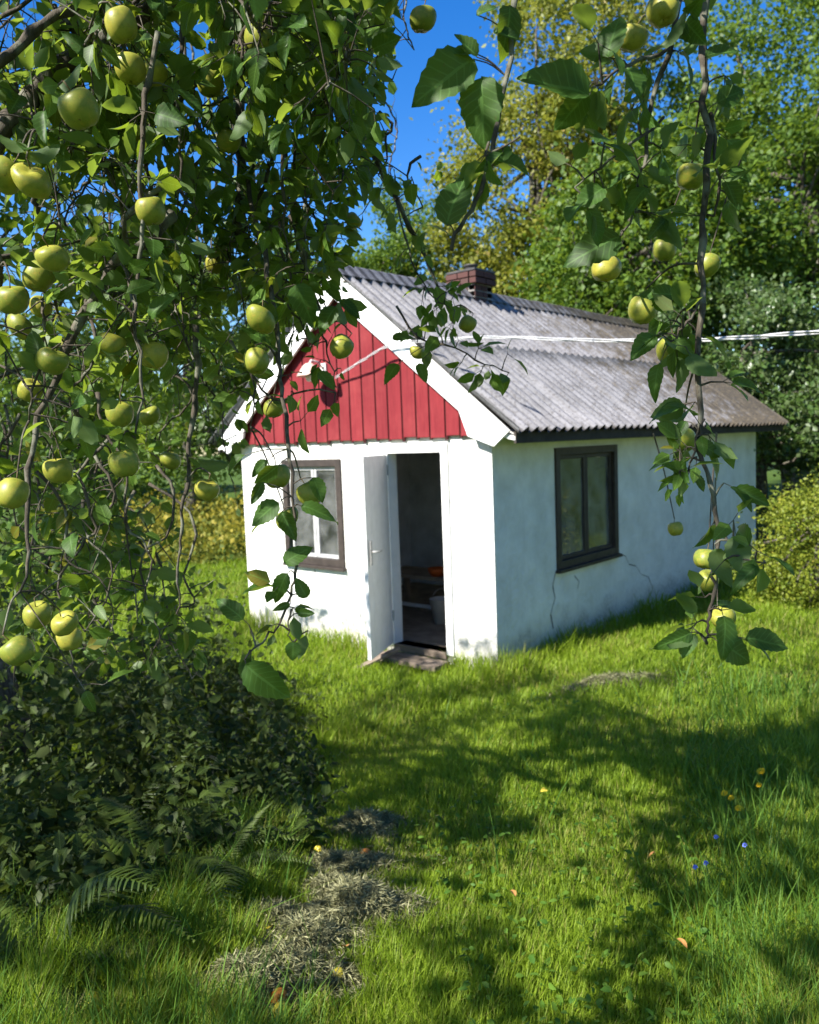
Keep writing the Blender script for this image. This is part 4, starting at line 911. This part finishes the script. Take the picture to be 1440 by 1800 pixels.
for via, e in ends:
    st_ = fork if not via else via[-1]; mid_ = (st_+e)/2+A(0, 0, .22); Pn = spline([st_-TB, mid_-TB, e-TB], 18); Pn[2:-1] += rng.normal(0, .010, (15, 3))
    q = MB(); q.tube(Pn, np.linspace(.065 if not via else .034, .03 if e is hi or e is over else .009, 18), 8); q.build('limb', M['bark'], apt)
    for _ in range(4):
        j = rng.integers(6, 17); b_ = Pn[j]+rng.normal(0, .5, 3)*A(1, 1, .4)
        u, v, z = px(b_+TB)
        if z > 0 and 300 < u < 1440 and 0 < v < 1800: continue
        q = MB(); tube_limb(q, Pn[j], b_, .009, .003, .15, 6, 5); q.build('twig', M['bark'], apt)
mb.build('trunk', M['bark'], apt)
# ------------------------------------------------------------------ grass
def polar(n, r0, r1, a0, a1):
    r = r0*(r1/r0)**rng.random(n); a = rng.uniform(a0, a1, n); P = CAM[None, :2]+r[:, None]*(np.cos(a)[:, None]*FH[:2]+np.sin(a)[:, None]*RH[:2]); return P, r, a
GA = np.array([ongrd(u, v)[:2]-FH[:2]*.05 for u, v in ((163, 1783), (645, 1510), (492, 1768), (560, 1503), (597, 1722))])
def free(P, m_=.03): return (np.linalg.norm(P[:, None]-GA[None], axis=2).min(1) > .085) & ~((P[:, 0] > -W-m_) & (P[:, 0] < m_) & (P[:, 1] > -m_) & (P[:, 1] < L+m_))
HEAPS = [(640, 1465, .18, .14, .07), (632, 1615, .24, .15, .10), (540, 1672, .22, .12, .08), (600, 1535, .20, .12, .05), (430, 1748, .22, .12, .08), (1065, 1205, .40, .20, .05), (480, 1630, .2, .12, .05), (505, 1712, .2, .11, .05), (585, 1578, .17, .10, .05)]
HP = [(ongrd(u, v), a, b, h) for u, v, a, b, h in HEAPS]
def heapness(P):
    k = np.zeros(len(P))
    for c_, a, b, h in HP:
        q = P-c_[:2]; k = np.maximum(k, 1-np.hypot(q@RH[:2]/a, q@FH[:2]/b))
    return k
bladeV = A(-.5, 0, 0, .5, 0, 0, .32, .10, .55, -.32, .10, .55, 0, .35, 1).reshape(5, 3); bladeT = np.array([(0, 1, 2), (0, 2, 3), (3, 2, 4)]); bladeL = np.array([(0, 0), (0, 0), (.5, 0), (.5, 0), (1, 0)])
def blades(name, P, r, h, wd, m_, lean=.35, rnd=None):
    n_ = len(P); z = ground(P[:, 0], P[:, 1])-.006; pos = np.column_stack([P, z]); yaw = rng.uniform(0, 6.283, n_)
    xa = np.stack([np.cos(yaw), np.sin(yaw), np.zeros(n_)], 1); ya = np.stack([-np.sin(yaw), np.cos(yaw), np.zeros(n_)], 1); le = np.abs(rng.normal(0, lean, n_))+.22
    za = np.stack([rng.normal(0, .18, n_), rng.normal(0, .18, n_), np.ones(n_)], 1)
    Mx = np.stack([xa*wd[:, None], ya*(h*le*2.2)[:, None], za*h[:, None]], 2)
    V_, T_, lf_ = scatter(bladeV, bladeT, bladeL, pos, Mx, rng.random(n_) if rnd is None else rnd)
    return link(name, tri_mesh(name, V_, T_, lf_), m_)
P, r, a = polar(330000, 1.7, 15, -.62, .62); hk = heapness(P); ok = free(P) & (rng.random(len(P)) > np.clip(hk*2.2, 0, .93)); P, r, a = P[ok], r[ok], a[ok]
nz_ = vnoise(P[:, 0], P[:, 1], 1.9); nz2 = vnoise(P[:, 0]+9, P[:, 1]+4, 5.5); tn = np.tan(a)
h = (.035+.045*nz2*rng.random(len(P))+.02*nz_)*(1+.05*r)
edge = np.minimum(np.where(P[:, 0] > 0, P[:, 0], 9), 9); fr = np.where((P[:, 1] < 0) & (P[:, 1] > -.35) & (P[:, 0] < .3), -P[:, 1], 9)
tall = np.exp(-(np.minimum(edge, fr)/.22)**2); h *= 1+1.9*tall*((P[:, 0] < -1.25) | (P[:, 0] > -.45))
h *= 1+1.1*sm((tn-.36)/.12)*(r < 5.5)+1.2*sm((-.12-tn)/.12)*(r < 4.2)
dry = np.clip(.18+.62*sm((nz_-.55)/.3)*rng.random(len(P))+.5*rng.random(len(P)), 0, .9); yl = rng.random(len(P)) < .07+.22*sm((vnoise(P[:, 0]+2, P[:, 1]+7, 3.3)-.5)/.3); dry[yl] = .99
tag(blades('grass', P, r, h, .0032*(.55+.42*r)*rng.uniform(.6, 1.3, len(P)), M['grass'], .45, dry), kind='stuff')
# longer, greener grass: right verge, left corner, wall foot
P, r, a = polar(60000, 1.7, 6.5, -.62, .62); tn = np.tan(a); pr = sm((tn-.30)/.14)*(r < 6)+sm((-.10-tn)/.15)*(r < 4.6)*.8+.03*(vnoise(P[:, 0], P[:, 1], 3.7) > .6)
ok = free(P) & (rng.random(len(P)) < pr*.5) & (heapness(P) < .05); P, r = P[ok], r[ok]; n_ = len(P)
tag(blades('tall_grass', P, r, rng.uniform(.10, .26, n_), .0042*(.7+.3*r)*rng.uniform(.6, 1.3, n_), M['tall_grass'], .55), kind='stuff')
# clover and plantain leaves in the turf
P, r, a = polar(5000, 1.8, 7, -.6, .6); tn = np.tan(a); ok = free(P) & ((vnoise(P[:, 0], P[:, 1], 2.6) > .60) | (tn > .33)) & (heapness(P) < .05); P, r = P[ok], r[ok]; n_ = len(P)
V, T, lf = scatter(*LC, np.column_stack([P, ground(P[:, 0], P[:, 1])+rng.uniform(.02, .09, n_)]), frames(rdir(n_)*A(1, 1, .3)+A(0, 0, .2), rdir(n_, 2.2), rng.uniform(.015, .036, n_)), rng.random(n_))
tag(link('clover', tri_mesh('clover', V, T, lf, True), M['tall_grass']), kind='stuff')
# heaps of raked dry clippings
HLAB = ['grey heap of dry clippings farthest up the lawn path', 'sunlit straw coloured heap of clippings in the middle left', 'low sunlit heap of clippings left of the middle one', 'shaded flat heap of clippings between two others', 'heap of clippings nearest the bottom edge', 'dry clippings on the lawn in front of the side wall', 'small heap of clippings at the undergrowth edge', 'thin strip of clippings between the two lowest heaps', 'thin strip of clippings above the middle left heap']
for (c_, a_, b_, h_), lab in zip(HP, HLAB):
    rt = empty('clippings_heap', tuple(c_)); tag(rt, lab, 'clippings', 'heaps of raked grass clippings'); R_ = 16; Q = 7; Vv, Ff = [], []
    for i_ in range(Q+1):
        for j in range(R_):
            f_ = i_/Q; an = j*2*math.pi/R_; rr = f_*(1+.22*math.sin(an*3+c_[0]*7)+.12*math.sin(an*5)); p = c_[:2]+RH[:2]*a_*rr*math.cos(an)+FH[:2]*b_*rr*math.sin(an)
            z = h_*(1-f_**2)*(.75+.3*math.sin(an*2+i_*1.3))-.015*f_; Vv.append((p[0]-c_[0], p[1]-c_[1], float(ground(*p))-c_[2]+z))
    for i_ in range(Q):
        for j in range(R_): Ff.append((i_*R_+j, i_*R_+(j+1) % R_, (i_+1)*R_+(j+1) % R_, (i_+1)*R_+j))
    me = bpy.data.meshes.new('mound'); me.from_pydata(Vv, [], Ff); me.polygons.foreach_set('use_smooth', [True]*len(Ff)); me.update(); link('mound', me, M['straw'], rt)
    n_ = int(19000*a_/.3); f_ = np.abs(rng.normal(0, .72, n_)); an = rng.uniform(0, 6.283, n_); rr = f_*(1+.22*np.sin(an*3+c_[0]*7)+.12*np.sin(an*5))
    p = c_[None, :2]+(a_*rr*np.cos(an))[:, None]*RH[:2]+(b_*rr*np.sin(an))[:, None]*FH[:2]; z = ground(p[:, 0], p[:, 1])+h_*np.clip(1-f_**2, 0, 1)*(.75+.3*np.sin(an*2+f_*Q*1.3))+rng.uniform(-.005, .02, n_)
    ax = rdir(n_)*A(1, 1, .30); V, T, lf = scatter(*LQ, np.column_stack([p, z])-c_, frames(ax, rdir(n_, .5), rng.uniform(.012, .05, n_), rng.uniform(.0010, .0024, n_)), rng.random(n_))
    tag(link('straw', tri_mesh('straw', V, T, lf), M['straw'], rt), kind='stuff')
# ------------------------------------------------------------------ undergrowth at the left: leafy ground cover and ferns
n_ = 21000; u = rng.uniform(-140, 560, n_); r = rng.uniform(2.35, 6.6, n_); tn = (u-720)/FPX; P = CAM[None, :2]+r[:, None]*(FH[:2]+tn[:, None]*RH[:2])
zmax = .16+.80*sm((430-u)/300)*sm((r-2.3)/1.3)+.34*sm((560-u)/120)*sm((r-3.3)/.8); ok = free(P, .4) & (rng.random(n_) < (.2+.8*sm((540-u)/130))*(r > 2.5+.65*sm((u-80)/350))); P, zmax, r = P[ok], zmax[ok], r[ok]; n_ = len(P)
lump = .15+1.25*vnoise(P[:, 0], P[:, 1], 4.2)*vnoise(P[:, 0]+5, P[:, 1], 9.)*1.5; z = ground(P[:, 0], P[:, 1])+zmax*lump*rng.random(n_)**.6
V, T, lf = scatter(*LC, np.column_stack([P, z]), frames(rdir(n_, -.3), rdir(n_, 1.0), .028+.07*rng.random(n_)**2), rng.random(n_))
wv, wt, wl, off_ = [V], [T], [lf], len(V)
for k in range(95):    # upright weeds with opposite leaf pairs
    u0, d0 = rng.uniform(-60, 520), rng.uniform(2.9, 6.2); b = CAM[:2]+d0*(FH[:2]+(u0-720)/FPX*RH[:2]); hgt = rng.uniform(.25, .75)*(1 if u0 < 400 else .6); nl_ = 14
    tt = np.linspace(.2, 1, nl_); ln0 = rng.normal(0, .12, 2); pos = np.column_stack([b[0]+ln0[0]*tt**2, b[1]+ln0[1]*tt**2, float(ground(*b))+hgt*tt]); pos = np.repeat(pos, 2, 0); an = np.repeat(np.arange(nl_)*1.571, 2)+np.tile([0, math.pi], nl_)+rng.normal(0, .3, 2*nl_)
    ax = np.stack([np.cos(an), np.sin(an), rng.uniform(-.4, .15, 2*nl_)], 1); s_ = (.085-.05*np.repeat(tt, 2))*rng.uniform(.8, 1.2, 2*nl_); a1, a2, a3 = scatter(*LC, pos, frames(ax, np.tile(A(0, 0, 1), (2*nl_, 1))+rng.normal(0, .3, (2*nl_, 3)), s_), rng.random(2*nl_))
    wv.append(a1); wt.append(a2+off_); wl.append(a3); off_ += len(a1)
    st_v = np.array([(b[0]-.003, b[1], float(ground(*b))), (b[0]+.003, b[1], float(ground(*b))), (b[0]+ln0[0], b[1]+ln0[1], float(ground(*b))+hgt)]); wv.append(st_v); wt.append(np.array([(0, 1, 2)])+off_); wl.append(np.tile(A(.4, .5, .5, 1), (3, 1))); off_ += 3
V, T, lf = np.vstack(wv), np.vstack(wt), np.vstack(wl)
tag(link('undergrowth', tri_mesh('undergrowth', V, T, lf, True), M['cover']), 'dark leafy undergrowth below the apple tree at the left', 'undergrowth', kind='stuff')
def frond_mesh(seed, npn=30):
    rg = np.random.default_rng(seed); V, T = [], []
    def spine(t): return A(t, .03*math.sin(t*3+seed), .62*t-.75*t*t)
    for i_ in range(npn):
        t = .10+.90*i_/(npn-1); c_ = spine(t); ln2 = .21*math.sin(math.pi*(t*.86+.12))**.8*(1.05-t*.45)
        for sg in (-1, 1):
            d_ = A(.38, sg*1., -.30+.12*rg.normal()); d_ /= np.linalg.norm(d_); side = A(.9, -sg*.3, 0); w2 = .010+.005*math.sin(math.pi*t); dr = A(0, 0, -.25*ln2); i0 = len(V)
            ss = (0, .2, .4, .6, .8, 1.); wd = (.5, 1., .85, .65, .4, 0)
            for q, (s0, wq) in enumerate(zip(ss, wd)):
                jag = 1+(.25 if q % 2 else -.2); p0 = c_+d_*ln2*s0+dr*s0*s0; V += [p0+side*w2*wq*jag, p0+A(0, 0, .006), p0-side*w2*wq*jag]
            for q in range(5):
                a0 = i0+q*3; T += [(a0, a0+3, a0+4), (a0, a0+4, a0+1), (a0+1, a0+4, a0+5), (a0+1, a0+5, a0+2)]
    for i_ in range(12):
        a, b = spine(i_/12), spine((i_+1)/12); i0 = len(V); V += [a+A(0, .005, 0), a-A(0, .005, 0), b-A(0, .004, 0), b+A(0, .004, 0)]; T += [(i0, i0+1, i0+2), (i0, i0+2, i0+3)]
    V = np.array(V); me = tri_mesh('frond', V, np.array(T), np.tile(A(.5, .5, .5, 1), (len(V), 1))); me.materials.append(M['fern']); return me
FM = [frond_mesh(k) for k in range(3)]
FERNS = [(55, 1760, .85, 'fern at the bottom left corner with pale drooping tip'), (120, 1690, .80, 'fern with raised fronds near the lower left edge'), (310, 1560, .80, 'fern spreading right in the middle of the dark undergrowth'), (220, 1500, .85, 'fern with a broad arching frond below the trunk'), (400, 1560, .6, 'fern at the right edge of the dark undergrowth'), (30, 1560, .8, 'shaded fern at the left edge of the undergrowth'), (400, 1420, .6, 'small fern beside the shrubs toward the cottage'), (130, 1480, .85, 'fern left of the broad arching one, under the trunk')]
for k, (u, v, sz, lab) in enumerate(FERNS):
    c_ = ongrd(u, v); rt = empty('fern', tuple(c_)); tag(rt, lab, 'fern', 'ferns in the undergrowth'); nf = 7
    for j in range(nf):
        o = link('frond', FM[j % 3], None, rt); s_ = sz*rng.uniform(.45, .85); o.scale = (s_, s_*rng.uniform(.9, 1.2), s_*rng.uniform(.7, 1.3)); o.rotation_euler = (rng.normal(0, .15), rng.normal(-.30, .25), j*6.283/nf+rng.normal(0, .25)); o.location = (0, 0, .05)
# ------------------------------------------------------------------ small things on the lawn
g = G('yellow_apple'); v = g.coord(); M['yellow_apple'] = g.end(g.bsdf(g.ramp(g.noise(v, 9, 4), [(.35, (.55, .42, .03)), (.6, (.62, .52, .06)), (.72, (.30, .16, .04))]), .4, .4))
g = G('rotten_apple'); v = g.coord(); M['rotten_apple'] = g.end(g.bsdf(g.ramp(g.noise(v, 7, 4), [(.4, (.50, .19, .02)), (.62, (.26, .10, .03))]), .5, .3))
def ground_apple(u, v, D, mk, lab):
    c_ = ongrd(u, v); o = apple((c_[0], c_[1], c_[2]+D*.46), D, lab, 1, 1.2, 'fallen apples on the lawn'); o.data = o.data.copy(); o.data.materials[0] = M[mk]
ground_apple(163, 1783, .062, 'yellow_apple', 'yellow fallen apple at the bottom left'); ground_apple(645, 1510, .045, 'rotten_apple', 'orange fallen apple beside the farthest clippings heap')
ground_apple(492, 1768, .055, 'rotten_apple', 'brownish fallen apple at the bottom edge'); ground_apple(560, 1503, .04, 'yellow_apple', 'small pale fallen apple left of the clippings'); ground_apple(494, 1792, .05, 'yellow_apple', 'yellow fallen apple cut by the bottom edge'); ground_apple(597, 1722, .04, 'yellow_apple', 'small yellow fallen apple below the sunlit clippings heap')
M['dead_leaf'] = simple('dead_leaf', (.42, .20, .06), .7, .3, .4, 30); M['gold_leaf'] = simple('gold_leaf', (.60, .46, .05), .6, .3, .3, 30)
for k, (u, v, mk, lab) in enumerate([(475, 1658, 'gold_leaf', 'yellow fallen leaf lying on the clippings'), (1142, 1528, 'dead_leaf', 'tan fallen leaf on the sunlit lawn, right of centre'), (903, 1598, 'dead_leaf', 'reddish fallen leaf on the lawn near the centre'), (608, 1690, 'dead_leaf', 'brown fallen leaf below the sunlit heap'), (957, 1410, 'gold_leaf', 'pale yellow fallen leaf in the middle of the lawn'), (688, 1352, 'dead_leaf', 'brown fallen leaf in the shade nearest the door'), (1200, 1690, 'dead_leaf', 'brown fallen leaf at the shaded lower right')]):
    c_ = ongrd(u, v); me = tri_mesh('fallen_leaf', LT[k % 4][0]-A(.5, 0, 0), LT[k % 4][1], None, True); o = link('fallen_leaf', me, M[mk]); o.scale = (.045,)*3; o.location = (c_[0], c_[1], c_[2]+.058); o.rotation_euler = (rng.normal(0, .3), rng.normal(-.2, .3), rng.uniform(0, 6)); tag(o, lab, 'leaf', 'fallen leaves on the lawn')
M['petal_yellow'] = simple('petal_yellow', (.80, .50, .01), .6, .2, .15, 40, 0); M['petal_blue'] = simple('petal_blue', (.16, .22, .75), .6, .2, .15, 40, 0); M['stem_green'] = simple('stem_green', (.07, .14, .03), .6)
def flower(u, v, hgt, R_, nP, mk, lab, cat, grp, name):
    top = np.array(ongrd(u, v)); r = (top-CAM); f_ = 1-hgt/max(.2, CAM[2]-top[2]); base = CAM+r*f_; base[2] = float(ground(base[0], base[1]))
    rt = empty(name, tuple(base)); tag(rt, lab, cat, grp); MB().tube(spline([(0, 0, 0), (.006, .004, hgt*.5), (0, 0, hgt)], 6), .0018, 5).build('stem', M['stem_green'], rt)
    q = MB()
    for ring, (rr, zz) in enumerate(((R_, .004), (R_*.68, .010))):
        for k in range(nP):
            a = (k+.5*ring)*6.283/nP; d_ = A(math.cos(a), math.sin(a), 0); e_ = A(-math.sin(a), math.cos(a), 0)*rr*2.2/nP
            q.poly([d_*rr*.1+A(0, 0, zz*.5), d_*rr*.7-e_+A(0, 0, zz), d_*rr+A(0, 0, zz*.6), d_*rr*.7+e_+A(0, 0, zz)])
    o = q.build('flower_head', M[mk], rt); o.location = (0, 0, hgt); o.rotation_euler = (.5, -.25, 0)
for u, v, R_, lab in ((1338, 1367, .021, 'largest and highest yellow dandelion on the right verge'), (1335, 1391, .014, 'small yellow dandelion right below the largest one'), (1274, 1405, .016, 'leftmost yellow dandelion on the right verge'), (1286, 1413, .015, 'yellow dandelion touching the leftmost one'), (1299, 1430, .016, 'lowest yellow dandelion on the right verge')):
    flower(u, v, .16, R_, 16, 'petal_yellow', lab, 'dandelion', 'dandelions on the right verge', 'dandelion')
for u, v, lab in ((1260, 1478, 'upper tiny blue flower on the right verge'), (1223, 1530, 'lowest tiny blue flower at the edge of the sunlit lawn'), (1242, 1523, 'tiny blue flower just right of the lowest one'), (1310, 1492, 'rightmost tiny blue flower in the long grass')):
    flower(u, v, .12, .010, 5, 'petal_blue', lab, 'blue flower', 'blue flowers on the right verge', 'speedwell')
